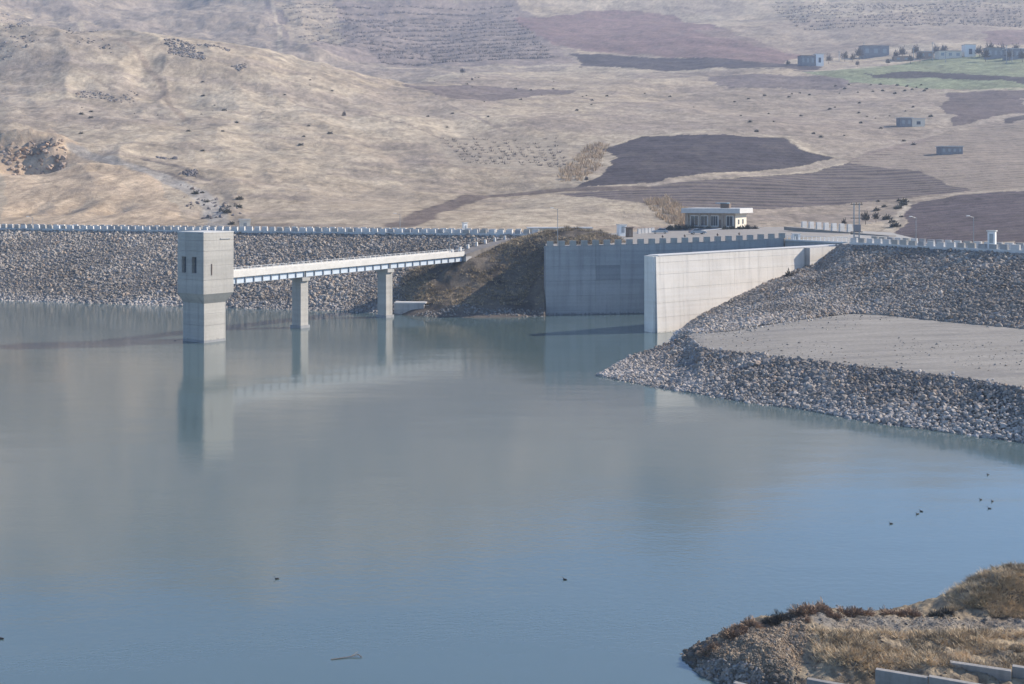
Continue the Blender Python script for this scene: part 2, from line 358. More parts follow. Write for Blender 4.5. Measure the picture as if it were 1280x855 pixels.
GZ = GZ + near*(rel*(.45+.6*leftness)*np.clip(GD/700, .35, 1.6) - gul*leftness*.62)
GZ += smooth(1620, 1950, GD)*(fbm(GX, GD*.5, 520, 4, 201, .45)*170)
GZ = np.where(GZ > 640, 640+90*np.tanh((GZ-640)/160), GZ)
def carve(px, py, d, rx, ry, amt):           # cut or heap at a place on the hill
    p = PD(px, py, d); q = ((GX-p.x)/rx)**2+((GD-p.y)/ry)**2
    return amt*np.exp(-q)*(1+.5*fbm(GX, GD, 9, 3, 5))
GZ += carve(40, 190, 478, 13, 10, -12)+carve(20, 168, 505, 22, 9, 8)+carve(120, 200, 470, 10, 5, 3)+carve(90, 255, 400, 6, 16, -2.5)+carve(140, 262, 395, 5, 14, -2.5)+carve(40, 262, 398, 6, 16, -2.2)+carve(62, 182, 492, 4, 7, 4)+carve(255, 262, 390, 7, 14, -2.5)+carve(285, 268, 385, 4, 10, 2.5)
GZ = np.where(GD < DC+26, np.minimum(GZ, 15.2+np.maximum(0, GD-DC-14)*.25), GZ)
GZ = np.where(GD < DC+5, -6.0, GZ)
GEn = (GZ-H)/GD
def hit(px, py, dmin=0):                     # where the line of sight meets the hill
    u = (px-640)/F; e = (HZ-py)/F; j = int(np.clip(np.searchsorted(gu, u), 0, len(gu)-1))
    ok = np.nonzero((GEn[:, j] >= e) & (GD[:, j] > max(dmin, DC[0, j]+6)))[0]
    i = ok[0] if len(ok) else int(np.argmax(GEn[:, j])); d = GD[i, j]
    return Vector((u*d, d, GZ[i, j]))
def ground(x, y): return bil(GZ, gl, gu, np.log(np.maximum(np.asarray(y, float), 150)), np.asarray(x, float)/np.maximum(np.asarray(y, float), 150))
wx = GX+fbm(GX, GD, 34, 5, 31, .6)*6*np.clip(GD/600, .4, 2.0); wy = GD+fbm(GX, GD, 34, 5, 41, .6)*8*np.clip(GD/600, .4, 2.0)
CT = np.empty(GX.shape+(3,)); CT[:] = (.335, .272, .200)
ROW = np.zeros(GX.shape)
def blend(mask, c, amt=1.0):
    global CT
    k = (np.asarray(mask, float)*amt)[..., None]; CT = CT*(1-k)+k*np.array(c)
n1 = smooth(-.25, .3, fbm(GX, GD, 120, 5, 51)); blend(n1, (.405, .34, .255), .7)
n2 = smooth(.05, .35, fbm(GX, GD, 60, 5, 61)); blend(n2, (.245, .20, .165), .6)
n3 = smooth(.1, .4, fbm(GX*.5, GD*1.5, 26, 4, 71)); blend(n3, (.20, .165, .145), .45)
def area(pts, c, amt=1.0, row=0.0, soft=True):
    w_ = [hit(*p) for p in pts]; poly = [(v.x, v.y) for v in w_]
    m = inpoly(wx, wy, poly); blend(m, c, amt)
    if row: ROW[m] = row
    return poly
def track(pts, c, wid, amt=1.0):
    w_ = [hit(*p) for p in pts]; line = [(v.x, v.y) for v in w_]
    d = segdist(GX+fbm(GX, GD, 10, 2, 81)*2, GD, line); blend(1-smooth(wid*.5, wid*.8, d), c, amt)
PL = (.062, .052, .058)
area([(0, -60, 900), (0, 4, 900), (100, 24, 900), (200, 43, 900), (330, 68, 900), (430, 90, 850), (560, 92), (720, 84), (720, 50), (640, 0), (640, -60)], (.215, .178, .155), .6)  # far slope darkened in the colour so the sunlit ridge stands out
area([(860, 118), (1000, 112), (1175, 114), (1290, 108), (1290, 240), (1050, 205), (1000, 176), (900, 160), (780, 165), (740, 140)], (.245, .20, .165), .5)
area([(0, 170), (60, 160), (110, 195), (190, 225), (250, 285), (0, 285)], (.43, .325, .225), .75)          # bare cut slope
area([(0, 175), (40, 168), (85, 195), (70, 212), (0, 212)], (.30, .225, .165), .6)
area([(20, 200), (60, 170), (75, 185), (45, 210)], (.50, .38, .27), .6)
area([(0, 12), (90, 27), (200, 48), (150, 75), (40, 75), (0, 60)], (.26, .215, .17), .6)
area([(330, 0), (640, 0), (690, 40), (712, 78), (600, 84), (470, 82), (400, 62), (350, 40)], (.205, .165, .15), .75)
area([(350, 2), (420, 0), (430, 55), (372, 62)], (.34, .28, .205), .7)
area([(645, 24), (740, 12), (840, 18), (930, 45), (1010, 72), (960, 82), (850, 72), (730, 64), (670, 45)], (.175, .108, .108), .85, .18)
area([(715, 68), (830, 72), (1020, 82), (1015, 90), (860, 88), (725, 84)], PL, .95)
area([(505, 105), (600, 106), (715, 113), (660, 122), (585, 124), (545, 118)], (.125, .10, .10), .8)
area([(880, 95), (1080, 98), (1060, 112), (900, 112)], (.135, .11, .11), .8)
area([(1180, 116), (1280, 112), (1290, 140), (1195, 157), (1176, 140)], (.105, .082, .082), .95, .12)
area([(1240, 158), (1290, 142), (1290, 172), (1255, 165)], PL, .9)
area([(1000, 92), (1085, 84), (1170, 72), (1300, 66), (1300, 112), (1160, 110), (1060, 102)], (.185, .215, .125), .85)
area([(1085, 92), (1160, 90), (1300, 102), (1300, 108), (1180, 99), (1090, 96)], PL, .95)
area([(722, 236), (752, 218), (772, 205), (752, 186), (800, 172), (870, 167), (985, 173), (998, 187), (1046, 198), (930, 215), (820, 230)], PL, 1, .07)
area([(700, 243), (800, 236), (930, 222), (1080, 201), (1150, 215), (1215, 238), (1100, 250), (960, 261), (880, 262), (780, 252)], (.082, .066, .070), .97, .38)
area([(1060, 205), (1180, 165), (1290, 150), (1290, 238), (1225, 240), (1150, 216)], (.225, .18, .15), .9, .75)
area([(1138, 252), (1200, 244), (1300, 238), (1300, 306), (1105, 306)], (.085, .068, .074), 1, .10)
area([(1105, 252), (1135, 252), (1110, 298), (1088, 296)], (.20, .17, .14), .5)
area([(520, 170), (700, 168), (720, 210), (690, 220), (560, 205)], (.33, .275, .21), .8, .75)
area([(380, 232), (520, 230), (500, 278), (380, 280)], (.365, .295, .22), .6, .5)
area([(640, 250), (740, 245), (830, 262), (850, 285), (600, 285)], (.375, .315, .235), .7)
area([(860, 38), (1290, 5), (1290, 50), (1100, 60), (980, 66)], (.235, .185, .15), .6)
area([(1230, 40), (1290, 36), (1290, 58), (1240, 56)], (.165, .11, .11), .7)
track([(95, 186), (150, 203), (205, 222), (240, 238), (262, 252), (272, 268), (272, 282)], (.30, .275, .245), 5.5, .85)
track([(150, 50), (180, 78), (205, 115), (232, 152)], (.22, .17, .13), 3.0, .7)
track([(1290, 142), (1180, 163), (1110, 184), (1075, 198), (900, 222), (800, 233)], (.30, .25, .20), 5.0, .9)
track([(1180, 170), (1120, 186), (1080, 200)], (.19, .15, .13), 8.0, .8)
track([(800, 236), (700, 238), (600, 245), (560, 257), (505, 282)], (.135, .105, .09), 8.0, .95)
track([(340, 0), (350, 45), (345, 70)], (.42, .35, .26), 3.5, .7)
track([(480, 86), (600, 84), (720, 82), (860, 90), (1000, 88), (1100, 84)], (.42, .35, .265), 5, .7)
track([(0, 10), (100, 29), (200, 49)], (.46, .38, .27), 5, .5)  # lighter rim put into the colour along the ridge, no track
for pts, c, wd_ in [([(752, 186), (800, 171), (870, 165), (985, 171), (1000, 186), (1048, 198)], (.44, .37, .27), 2.2), ([(1138, 251), (1200, 242), (1300, 236)], (.42, .35, .26), 2.4), ([(1176, 116), (1230, 113), (1290, 111)], (.43, .37, .26), 3), ([(1136, 254), (1120, 275), (1106, 300)], (.42, .36, .28), 2.0),
                     ([(560, 208), (640, 214), (700, 222)], (.24, .19, .15), 1.6), ([(400, 132), (470, 146), (540, 168), (590, 200)], (.22, .175, .14), 2.0), ([(300, 110), (360, 124), (430, 150)], (.24, .19, .15), 1.8), ([(540, 122), (600, 150), (640, 168)], (.22, .18, .15), 2.2), ([(700, 120), (780, 128), (860, 126), (960, 136)], (.24, .195, .16), 2.4), ([(860, 150), (960, 150), (1060, 160), (1120, 170)], (.25, .20, .165), 2.2), ([(180, 200), (230, 212), (262, 226)], (.13, .11, .10), 2.2), ([(170, 208), (215, 219), (245, 229)], (.13, .11, .10), 1.6), ([(20, 60), (90, 82), (150, 118)], (.25, .20, .15), 1.6), ([(280, 240), (300, 262), (300, 284)], (.20, .17, .14), 3.0)]:
    track(pts, c, wd_, .75)
for k in range(9):
    track([(372+k*1.5, 232+k*5.5), (440, 236+k*5), (515-k*2, 234+k*5)], (.27, .215, .165), .8, .5)
spk = 1+.30*fbm(GX, GD, 6, 4, 101, .7)+.22*fbm(GX*.5, GD, 22, 3, 111)+.34*fbm(GX*1.5, GD*.6, 2.6, 2, 121)
CT = CT*spk[..., None]
drk = smooth(.22, .42, fbm(GX, GD, 16, 4, 131, .65))*(1-smooth(-.05, .25, GU)*.5); blend(drk, (.16, .135, .115), .38)
hv = np.stack([GX, GD, GZ], -1).reshape(-1, 3)
fc = gridfaces(len(gl), len(gu))
hills = big_mesh('hills', hv, fc, M_TERR, None, CT.reshape(-1, 3), ROW.ravel())
tag(hills, 'dry brown hillsides with ploughed fields and tracks behind the dam', 'hills', kind='structure')

# ------------------------------------------------------------------ water
mb = MB(); xs = np.linspace(-900, 900, 25); ys = np.linspace(-420, 352, 13)
for i in range(24):
    for j in range(12): mb.poly([(xs[i], ys[j], 0), (xs[i+1], ys[j], 0), (xs[i+1], ys[j+1], 0), (xs[i], ys[j+1], 0)])
tag(mb.build('water', M_WATER), 'calm grey green reservoir water reflecting hills and sky', 'water', kind='structure')

# ------------------------------------------------------------------ plaza, right-hand ground, berm
LW = [Vector((7.4, 263, 0)), Vector((18.5, 264.6, 0)), Vector((29.4, 266.2, 0)), Vector((40, 267.9, 0)), Vector((51, 269.8, 0)), Vector((61.5, 271.8, 0))]
LZ = [15.0, 15.2, 15.4, 15.65, 16.0, 16.5]
def plaza_z(x): return float(np.interp(x, [p.x for p in LW], LZ))
RWA = Vector((27.2, 230, 0)); RWB = Vector((72, 262, 0))
PZ = 15.0
mb = MB(); gx_ = [p.x for p in LW]+[72, 84, 92]; front = [p.y+.6 for p in LW]+[282, 300, 322]; back = [300, 340, 352, 356, 360, 361, 362, 358, 354]
for i in range(len(gx_)-1):
    x0, x1 = gx_[i]+.3, gx_[i+1]+.3
    for k in range(6):
        def pp(x, f0, b0, t): y = f0*(1-t)+b0*t; return (x, y, plaza_z(x))
        mb.poly([pp(x0, front[i], back[i], k/6), pp(x1, front[i+1], back[i+1], k/6), pp(x1, front[i+1], back[i+1], (k+1)/6), pp(x0, front[i], back[i], (k+1)/6)])
    z0, z1 = plaza_z(x0), plaza_z(x1)
    mb.poly([(x0, front[i], -4), (x1, front[i+1], -4), (x1, front[i+1], z1), (x0, front[i], z0)])
mb.poly([(7.7, 263.6, -4), (7.7, 263.6, 15), (7.7, 300, 15), (7.7, 300, -4)])
tag(mb.build('plaza_pavement', M_PLAZA), kind='structure')
mb = MB()                                    # made ground between the spillway and the right-hand crest
ring = [(63, 273.5, 16.0), (73.8, 262.8, 16.0), (71, 258, 15.95), (70, 254, 15.95), (80, 254, 15.95), (96, 285, 15.9), (104, 330, 15.9), (92.5, 336, 16.3), (92.2, 323, 16.3), (84.2, 301, 16.3), (72.2, 283, 16.3)]
mb.poly(ring)
for i in range(len(ring)):
    a, b = ring[i], ring[(i+1) % len(ring)]; mb.poly([(a[0], a[1], -4), (b[0], b[1], -4), b, a])
tag(mb.build('access_road', M_ROAD), kind='structure')

# ------------------------------------------------------------------ left dam embankment
def offs(p, n, k, z): return Vector((p[0]+n[0]*k, p[1]+n[1]*k, z))
CL0, CL1 = Vector((-300, 397)), Vector((4, 300.5))
cdir = (CL1-CL0).normalized(); cn = Vector((cdir.y, -cdir.x)); cn = cn if cn.y < 0 else -cn
dam = empty('dam_embankment', (CL0.x*.5, 330, 0), 'long stone faced embankment dam beyond the access bridge', 'dam')
NS = 12; pts = [CL0.lerp(CL1, i/NS) for i in range(NS+1)]
A = [offs(p, cn, 0, 16.0) for p in pts]; B = [offs(p, cn, 40.5, 0) for p in pts]; U = [offs(p, cn, 47, -2.6) for p in pts]
K = [offs(p, cn, -8.5, 16.0) for p in pts]; L = [offs(p, cn, -24, 6) for p in pts]
mb = MB(); strip_mesh(mb, A, B); strip_mesh(mb, B, U); strip_mesh(mb, L, K); mb.build('embankment_body', M_EARTH, dam)
mb = MB(); strip_mesh(mb, K, A); mb.build('crest_road', M_ROAD, dam)
P = strip_sample(A, [u*.2+b*.8 for b, u in zip(B, U)], 4.0); P = P[(P[:, 0]/P[:, 1] > -.6)]
n = len(P); S = RNG.gamma(5, .062, n).clip(.16, .75); P[:, 2] += S*.15
cc = stone_colours(n, P[:, 2], base=(.295, .26, .225), tide=(.385, .352, .325), th=1.3)*(1+.45*fbm(P[:, 0], P[:, 1]*2, 16, 4, 150))[:, None]
stone_pile('riprap', P, S*(1+.5*fbm(P[:, 0], P[:, 1], 9, 3, 151)), cc, dam)
def parapet(line, z0, name, label, parent_loc, pitch=2.3, mer=1.65, base_h=.55, mh=.95, th=.45, skip=None):
    pa = empty(name, parent_loc, label, 'parapet')
    mb = MB()
    for a, b in zip(line[:-1], line[1:]):
        d = (Vector(b)-Vector(a)).normalized()
        mb.seg(Vector((a[0], a[1], z0+base_h)), Vector((b[0], b[1], z0+base_h)), th, base_h+.3)
    mb.build('base_wall', M_PARA, pa)
    mes = []
    for mm in (M_PARA, M_PARA, M_CONC, M_CONCD):
        m2 = MB(); m2.obox((0, 0), (1, 0), mer, th+.06, 0, mh, .05); me = m2.mesh('merlon'); me.materials.append(mm); mes.append(me)
    acc = pitch*.5
    for a, b in zip(line[:-1], line[1:]):
        a = Vector((a[0], a[1])); b = Vector((b[0], b[1])); L_ = (b-a).length; d = (b-a)/L_
        while acc < L_:
            p = a+d*acc; acc += pitch
            if p.x/p.y < -.55 or p.x/p.y > .6: continue
            o = link('merlon', mes[RNG.integers(0, 4)], None, pa); o.location = Vector((p.x, p.y, z0+base_h-.02))-Vector(parent_loc)
            o.rotation_euler.z = math.atan2(d.y, d.x)+RNG.normal(0, .035); o.rotation_euler.y = RNG.normal(0, .015); o.scale = (RNG.uniform(.88, 1.06), RNG.uniform(.95, 1.1), RNG.uniform(.9, 1.06))
        acc -= L_
    return pa
parapet([CL0+cn*(-.1), CL1+cn*(-.1)], 16.0, 'crenellated_parapet', 'grey notched concrete parapet on the water side of long dam crest', (-80, 330, 16))
parapet([CL0+cn*(-8.2), CL1+cn*(-8.2)], 16.0, 'crenellated_parapet', 'notched concrete parapet on the land side of long dam crest', (-80, 338, 16))

# ------------------------------------------------------------------ right dam, wall contact line
wd = (RWB-RWA); wlen = wd.length; wdir = wd.normalized(); wn = Vector((wdir.y, -wdir.x, 0))   # outward, towards the stones
def on_wall(px, py):
    k = (px-640)/F; t = (k*RWA.y-RWA.x)/(wd.x-k*wd.y); p = RWA+wd*t; z = H-(py-HZ)*p.y/F
    return Vector((p.x, p.y, z))
TOP = [on_wall(854, 412.5), on_wall(880, 393), on_wall(905, 381), on_wall(935, 366), on_wall(960, 353), on_wall(985, 343), on_wall(1008, 333), on_wall(1030, 324), Vector((70.6, 260.8, 15.4)), Vector((70.7, 252, 16)), Vector((80.5, 233, 16)), Vector((91.8, 215, 16)), Vector((108, 195, 16)), Vector((135, 178, 16)), Vector((172, 165, 16))]
for p in TOP[:8]: p -= wn*.6
FL = [V(867, 416, 4.2), V(890, 416, 4.4), V(912, 414.5, 4.6), V(930, 411, 4.9), V(948, 407, 5.1), V(966, 404.5, 5.3), V(985, 402, 5.5), V(1010, 398, 5.7), V(1036, 394.5, 5.9), V(1065, 392, 6), V(1104, 394, 6), V(1191, 403, 6), V(1285, 411.5, 6), V(1420, 428, 6), V(1700, 470, 6)]
rdam = empty('dam_embankment', (78, 215, 4), 'grey stone faced embankment between the pale spillway wall and the flat berm', 'dam')
mb = MB(); strip_mesh(mb, TOP, FL)
west = [Vector((28.5, 238, -2)), Vector((23.5, 196, -2))]
mb.poly([TOP[0], FL[0], west[1], west[0]])
CB = [Vector((78, 258, 16)), Vector((88, 237, 16)), Vector((99.2, 219.5, 16)), Vector((114, 202, 16)), Vector((139, 186, 16)), Vector((175, 173, 16))]
DB = [Vector((96, 262, 9)), Vector((104, 246, 9)), Vector((115, 229, 9)), Vector((127, 215, 9)), Vector((146, 203, 9)), Vector((180, 191, 9))]
strip_mesh(mb, CB, DB)
mb.build('embankment_body', M_EARTH, rdam)
mb = MB(); strip_mesh(mb, TOP[9:], CB); mb.poly([TOP[8], TOP[9], CB[0]]); mb.build('crest_road', M_ROAD, rdam)
P = np.concatenate([strip_sample(TOP, FL, 6.0), strip_sample([TOP[0], FL[0]], west, 3.0)]); P = P[(P[:, 0]/P[:, 1] < .66)]
n = len(P); S = RNG.gamma(5, .05, n).clip(.13, .62); P[:, 2] += S*.12
cc = stone_colours(n, P[:, 2], base=(.31, .272, .235), th=.8)
cc[(P[:, 2] < 7.6-np.clip((P[:, 0]-30)*.12, 0, 6)) & (P[:, 0] < 62)] *= 1.18
cc = cc*(1+.45*fbm(P[:, 0], P[:, 1]*2, 12, 4, 152))[:, None]
stone_pile('riprap', P, S*(1+.5*fbm(P[:, 0], P[:, 1], 7, 3, 153)), cc, rdam)
rl = [(70.9, 251.5), (80.7, 232.8), (92, 215), (108.2, 195.2), (135, 178.2), (172, 165.2)]; rl2 = [(77.2, 258), (87.4, 236.8), (98.6, 219.2), (113.6, 201.6), (139, 185.6), (175, 172.6)]
parapet(rl, 16.0, 'crenellated_parapet', 'pale notched parapet along the water side of the short dam crest', (80, 232, 16))
parapet(rl2, 16.0, 'crenellated_parapet', 'pale notched parapet along the land side of the short dam crest', (88, 236, 16))

# berm and stone spit
R1, R2, R3, R4 = V(786, 446, 1.2), V(816, 436, 2.0), V(838, 428, 2.8), V(860, 420, 3.9)
EL = [V(750, 468.5, .2), R1, R2, R3, R4, V(878, 435, 4), V(920, 440, 4.1), V(980, 447, 4.2), V(1062, 456, 4.3), V(1132, 463, 4.4), V(1214, 473, 4.5), V(1285, 486, 4.5), V(1420, 508, 4.6), V(1700, 550, 4.7)]
WL = [V(748, 469), V(768, 474), V(790, 478), V(814, 483), V(845, 488), V(878, 493), V(941, 504), V(1000, 511), V(1074, 525), V(1130, 533), V(1190, 541), V(1265, 551), V(1420, 575), V(1700, 636)]
WU = [p+Vector((-2.2, -4, -1.8)) for p in WL]
BK = [V(750, 468.5, .1)+Vector((-.5, 2, -1)), R1+Vector((-1.5, 4.5, -3)), R2+Vector((-1.5, 6, -4)), R3+Vector((-2, 7, -4.6)), R4+Vector((-3.5, 6, -6))]
mb = MB()
br = [EL[4]]+EL[5:]; fr = [FL[0], FL[0]*.3+FL[1]*.7, FL[2], FL[6], FL[9], FL[10], FL[11]*.9+FL[10]*.1, FL[12], FL[13], FL[14]]
NB = 14
for i in range(len(br)-1):
    for k in range(NB):
        q = lambda a, b, t: Vector(a).lerp(Vector(b), t)
        mb.poly([q(br[i], fr[i], k/NB), q(br[i+1], fr[i+1], k/NB), q(br[i+1], fr[i+1], (k+1)/NB), q(br[i], fr[i], (k+1)/NB)])
bo = mb.build('berm_ground', M_BERM); tag(bo, kind='structure')
spit = empty('stone_revetment', (45, 150, 0), 'rough grey boulder revetment along the water below the flat berm', 'revetment')
mb = MB(); strip_mesh(mb, EL, WL); strip_mesh(mb, WL, WU); strip_mesh(mb, BK, EL[:5]); mb.build('revetment_body', M_EARTH, spit)
P = np.concatenate([strip_sample(EL, WL, 7.5), strip_sample(WL, [a*.65+b*.35 for a, b in zip(WL, WU)], 4.0), strip_sample(EL[:5], BK, 4.5)])
P = P[(P[:, 0]/P[:, 1] < .66)]; n = len(P); S = RNG.gamma(5, .047, n).clip(.12, .58); P[:, 2] += S*.15
C = stone_colours(n, P[:, 2], base=(.30, .265, .235), tide=(.39, .352, .32), th=1.3, tw=1.0)
C = C*(1+.4*fbm(P[:, 0], P[:, 1]*2, 7, 4, 154))[:, None]
stone_pile('riprap', P, S*(1+.5*fbm(P[:, 0], P[:, 1], 5, 3, 155)), C, spit)
# edge stones scattered along the berm rims
Pe = np.concatenate([strip_sample(FL[:9], [p+Vector((.4, -1.6, 0)) for p in FL[:9]], 1.6, 1.5), strip_sample(EL[4:], [p+Vector((0, 1.2, .05)) for p in EL[4:]], 1.3, 1.5)])
n = len(Pe); stone_pile('rim_stones', Pe, RNG.uniform(.12, .32, n), stone_colours(n, base=(.46, .42, .38)), spit)
Pg = strip_sample(br, fr, .55); n = len(Pg); Pg = Pg[fbm(Pg[:, 0], Pg[:, 1], 14, 3, 140) > .02]; n = len(Pg)
o = stone_pile('berm_stones', Pg, RNG.gamma(3, .035, n).clip(.04, .3), stone_colours(n, base=(.30, .27, .235)), None); tag(o, 'loose stones scattered over the flat berm', 'stones')
smesh = []
for k in range(16):
    for tone in range(3):
        me = bpy.data.meshes.new('stone'); me.from_pydata(STONES[k].tolist(), [], ICOF.tolist()); me.update()
        a = me.attributes.new('Col', 'FLOAT_COLOR', 'POINT'); c = [(.36, .325, .295), (.42, .385, .355), (.28, .25, .225)][tone]
        a.data.foreach_set('color', np.tile(np.array([*c, 1], np.float32), 12)); me.materials.append(M_ROCK); smesh.append(me)
q = strip_sample(EL[5:], WL[5:], 6); q = q[(q[:, 0]/q[:, 1] < .44)]
wgt = np.argsort(-(q[:, 0]/q[:, 1])*2-RNG.random(len(q))*1.0+q[:, 2]*.18)[:280]
for i in wgt:
    s = RNG.uniform(.27, .46); tone = RNG.integers(0, 2) if q[i, 2] < 1.7 else RNG.integers(0, 3)
    o = link('stone', smesh[RNG.integers(0, 16)*3+tone], None, spit); o.location = Vector(q[i])+Vector((0, 0, s*.2))-spit.location
    o.rotation_euler = (RNG.normal(0, .3), RNG.normal(0, .3), RNG.uniform(0, 6.28)); o.scale = (s, s, s)

# ------------------------------------------------------------------ mound west of the plaza
mc = [V(470, 389, -1.2), V(495, 392, -.4), V(540, 396, 0), V(600, 397, 0), V(650, 396.5, 0), (8, 259.5, 0), (-33, 262, -3), (-10, 252, -3), (10, 253, -3), (-34, 275, 0.5), (-29, 285, 4.2), (-27, 292, 7.5), (-15, 293, 11.2), (-18, 272, 5.2), (-22, 268, 2.5), (-12, 267, 4.2), (-4, 264, 2.4), (-4, 272, 7.2), (-12, 275, 8.6), (1, 262, 1.4), (6, 262.4, 1.4), (4.5, 268, 5.5), (6.5, 272, 8.5), (-2, 280, 12.6), (-17, 281, 9.5), (-12, 280, 11.2), (-6, 288, 13.6), (4, 277, 12.5), (2, 290, 15.6), (8, 281, 16.4), (14, 285, 17.9), (20, 288, 17.5), (26, 290, 15), (22, 276, 14.9), (12, 273, 14.9), (4, 298, 15.6), (16, 297, 16), (-8, 298, 14.2), (-20, 300, 12.2), (9.5, 270, 14.5), (20, 269, 14.7), (28, 300, 14.9), (28, 276, 14.7)]
mt = TPS([(p[0]/10, p[1]/10) for p in mc], [p[2] for p in mc], .02)
mx, my = np.meshgrid(np.linspace(-34, 28, 150), np.linspace(253, 300, 115))
mz = mt(mx/10, my/10)+fbm(mx, my, 7, 4, 77)*1.3*smooth(0, 2, mt(mx/10, my/10))
lwd = np.interp(mx, [p.x for p in LW], [p.y for p in LW])
mz = np.where((mx > 7.5) & (my < lwd+1.0), -4.0, mz)
mz = np.where((mx > 7.6) & (my >= lwd+1.0) & (my < lwd+6), np.minimum(mz, 14.9), mz)
mcx = np.empty(mx.shape+(3,)); mcx[:] = (.15, .125, .10)
k = smooth(-.1, .3, fbm(mx, my, 5, 4, 78))[..., None]; mcx = mcx*(1-k)+k*np.array((.075, .064, .055))
k = (1-smooth(.6, 1.8, mz))[..., None]*.7; mcx = mcx*(1-k)+k*np.array((.12, .105, .095))
mound = big_mesh('mound', np.stack([mx, my, mz], -1).reshape(-1, 3), gridfaces(115, 150), M_SHORE, None, mcx.reshape(-1, 3))
tag(mound, kind='structure')
def mound_z(x, y): return mt(np.asarray(x)/10, np.asarray(y)/10)+fbm(np.asarray(x), np.asarray(y), 7, 4, 77)*1.3*smooth(0, 2, mt(np.asarray(x)/10, np.asarray(y)/10))
x = RNG.uniform(-30, 26, 8000); y = RNG.uniform(258, 299, 8000); z = mound_z(x, y); dn = fbm(x, y, 6, 3, 90)
ok = (z > 2.2) & (dn > -.2) & ~((x > 7.0) & (y < np.interp(x, [p.x for p in LW], [p.y for p in LW])+3.5)) & (segdist(x, y, [(-14, 277), (-6, 287), (3, 301)]) > 2.4)
P = np.stack([x, y, z-.05], 1)[ok]; n = len(P); hsel = RNG.random(n)
tag(tufts('dry_scrub', P[hsel < .5], RNG.uniform(.3, .9, (hsel < .5).sum()), RNG.uniform(.5, 1.1, (hsel < .5).sum()), 12, M_OLIVE), 'brown dry scrub covering the mound beside the spillway', 'scrub', kind='stuff')
tag(tufts('straw_grass', P[hsel >= .5], RNG.uniform(.25, .6, (hsel >= .5).sum()), RNG.uniform(.4, .9, (hsel >= .5).sum()), 10, M_STRAW), 'straw coloured dry grass on the mound beside the spillway', 'grass', kind='stuff')
n = 420; x = RNG.uniform(-22, 7, n); y = 259+RNG.uniform(0, 3.2, n); z = mound_z(x, y); s_ = RNG.uniform(.15, .4, n)
o = stone_pile('shore_stones', np.stack([x, y, z], 1), s_, stone_colours(n, base=(.24, .22, .20)), None); tag(o, 'grey stones at the waterline below the shaded mound', 'stones')

# ------------------------------------------------------------------ foreground bank
fcp = [V(868, 836, 0), V(884, 846, 0), V(914, 857, 0), V(950, 868, 0), V(1000, 880, 0), (9, 66.5, -1), (10, 64.5, -1.2), (12, 62.5, -1.2), (14, 61, -1.2), (15.5, 60, -1), (8, 69, -1),
       PD(876, 826, 68.2), PD(905, 827, 67), PD(940, 830, 66.2), PD(985, 834, 65.2), PD(880, 818, 68.6), PD(905, 800, 69), PD(930, 788, 69.6), PD(960, 800, 68.2), PD(985, 812, 67), PD(1005, 829, 66.3), PD(1022, 833, 65.3),
       PD(960, 776, 70.6), PD(990, 768, 71.2), PD(1020, 763, 71.6), PD(1060, 766, 72), PD(1100, 767, 72.2), PD(1140, 770, 72.4), PD(1175, 765, 72.6), PD(1200, 757, 72.8), PD(1225, 748, 73.0), PD(1250, 738, 73.2), PD(1280, 727, 73.4), PD(1340, 706, 75), PD(1450, 680, 76),
       V(1210, 770, 1.65), V(1250, 769, 1.65), V(1250, 765, 1.75), V(1290, 768, 1.65), V(1290, 763, 1.75), V(1340, 768, 1.7), V(1000, 782, 1.75), V(1060, 782, 1.65), V(1140, 782, 1.65), V(1220, 782, 1.65), V(1300, 782, 1.65), V(1420, 782, 1.7), V(1018, 800, 1.6), V(1060, 826, 1.6), V(1110, 818, 1.62), V(1180, 818, 1.62), V(1280, 828, 1.6), V(1380, 828, 1.65), V(1030, 818, 1.5),
       (16, 63.3, .1), (17.5, 63.4, .25), (19.2, 63.2, .3), V(1150, 838, 1.5), V(1200, 850, 1.3), V(1280, 850, 1.35), (20, 60, .2), (25, 60, .8), (30, 59, .9), (40, 60, 1.2), (30, 54, .5), (20, 54, -.2),
       (8, 72, -1.2), (11, 74, -1.5), (15, 77, -1.5), (20, 78.5, -1.5), (25, 79, -1.4), (30, 80.5, -1.2), (38, 84, -1), (46, 86, -1)]
ft = TPS([(p[0]/5, p[1]/5) for p in fcp], [p[2] for p in fcp], .004)
fx, fy = np.meshgrid(np.linspace(5, 46, 420), np.linspace(53, 86, 330))
def fore_z(x, y):
    z = ft(np.asarray(x)/5, np.asarray(y)/5); k = smooth(-.2, 1.0, z)
    return z+k*(fbm(x, y, 2.2, 4, 15)*.36+fbm(x, y, .45, 3, 16)*.16)
fz = fore_z(fx, fy)
fcx = np.empty(fx.shape+(3,)); fcx[:] = (.34, .275, .19)
def fb(m, c, a=1.0):
    global fcx
    k = (np.asarray(m, float)*a)[..., None]; fcx = fcx*(1-k)+k*np.array(c)
fpx = lambda pts: [(V(p[0], p[1], p[2]).x, V(p[0], p[1], p[2]).y) for p in pts]
fwx = fx+fbm(fx, fy, 1.5, 3, 18)*.9; fwy = fy+fbm(fx, fy, 1.5, 3, 19)*.9
fb(inpoly(fwx, fwy, fpx([(866, 834, .3), (905, 798, 1.2), (1005, 762, 2.3), (1008, 800, 1.6), (1000, 836, 1.2), (930, 838, .8)])), (.21, .165, .12))
fb(1-smooth(1.0, 1.6, segdist(fx, fy+fbm(fx, fy, 3, 2, 20)*.5, fpx([(1040, 778, 1.65), (1120, 781, 1.65), (1280, 781, 1.65), (1500, 779, 1.65)]))), (.225, .205, .18), .9)
fb(smooth(.05, .35, fbm(fx, fy, 3, 4, 22)), (.27, .22, .16), .6)
fb(1-smooth(.05, .5, fz+fbm(fx, fy, 1, 3, 23)*.3), (.30, .265, .23), .8)
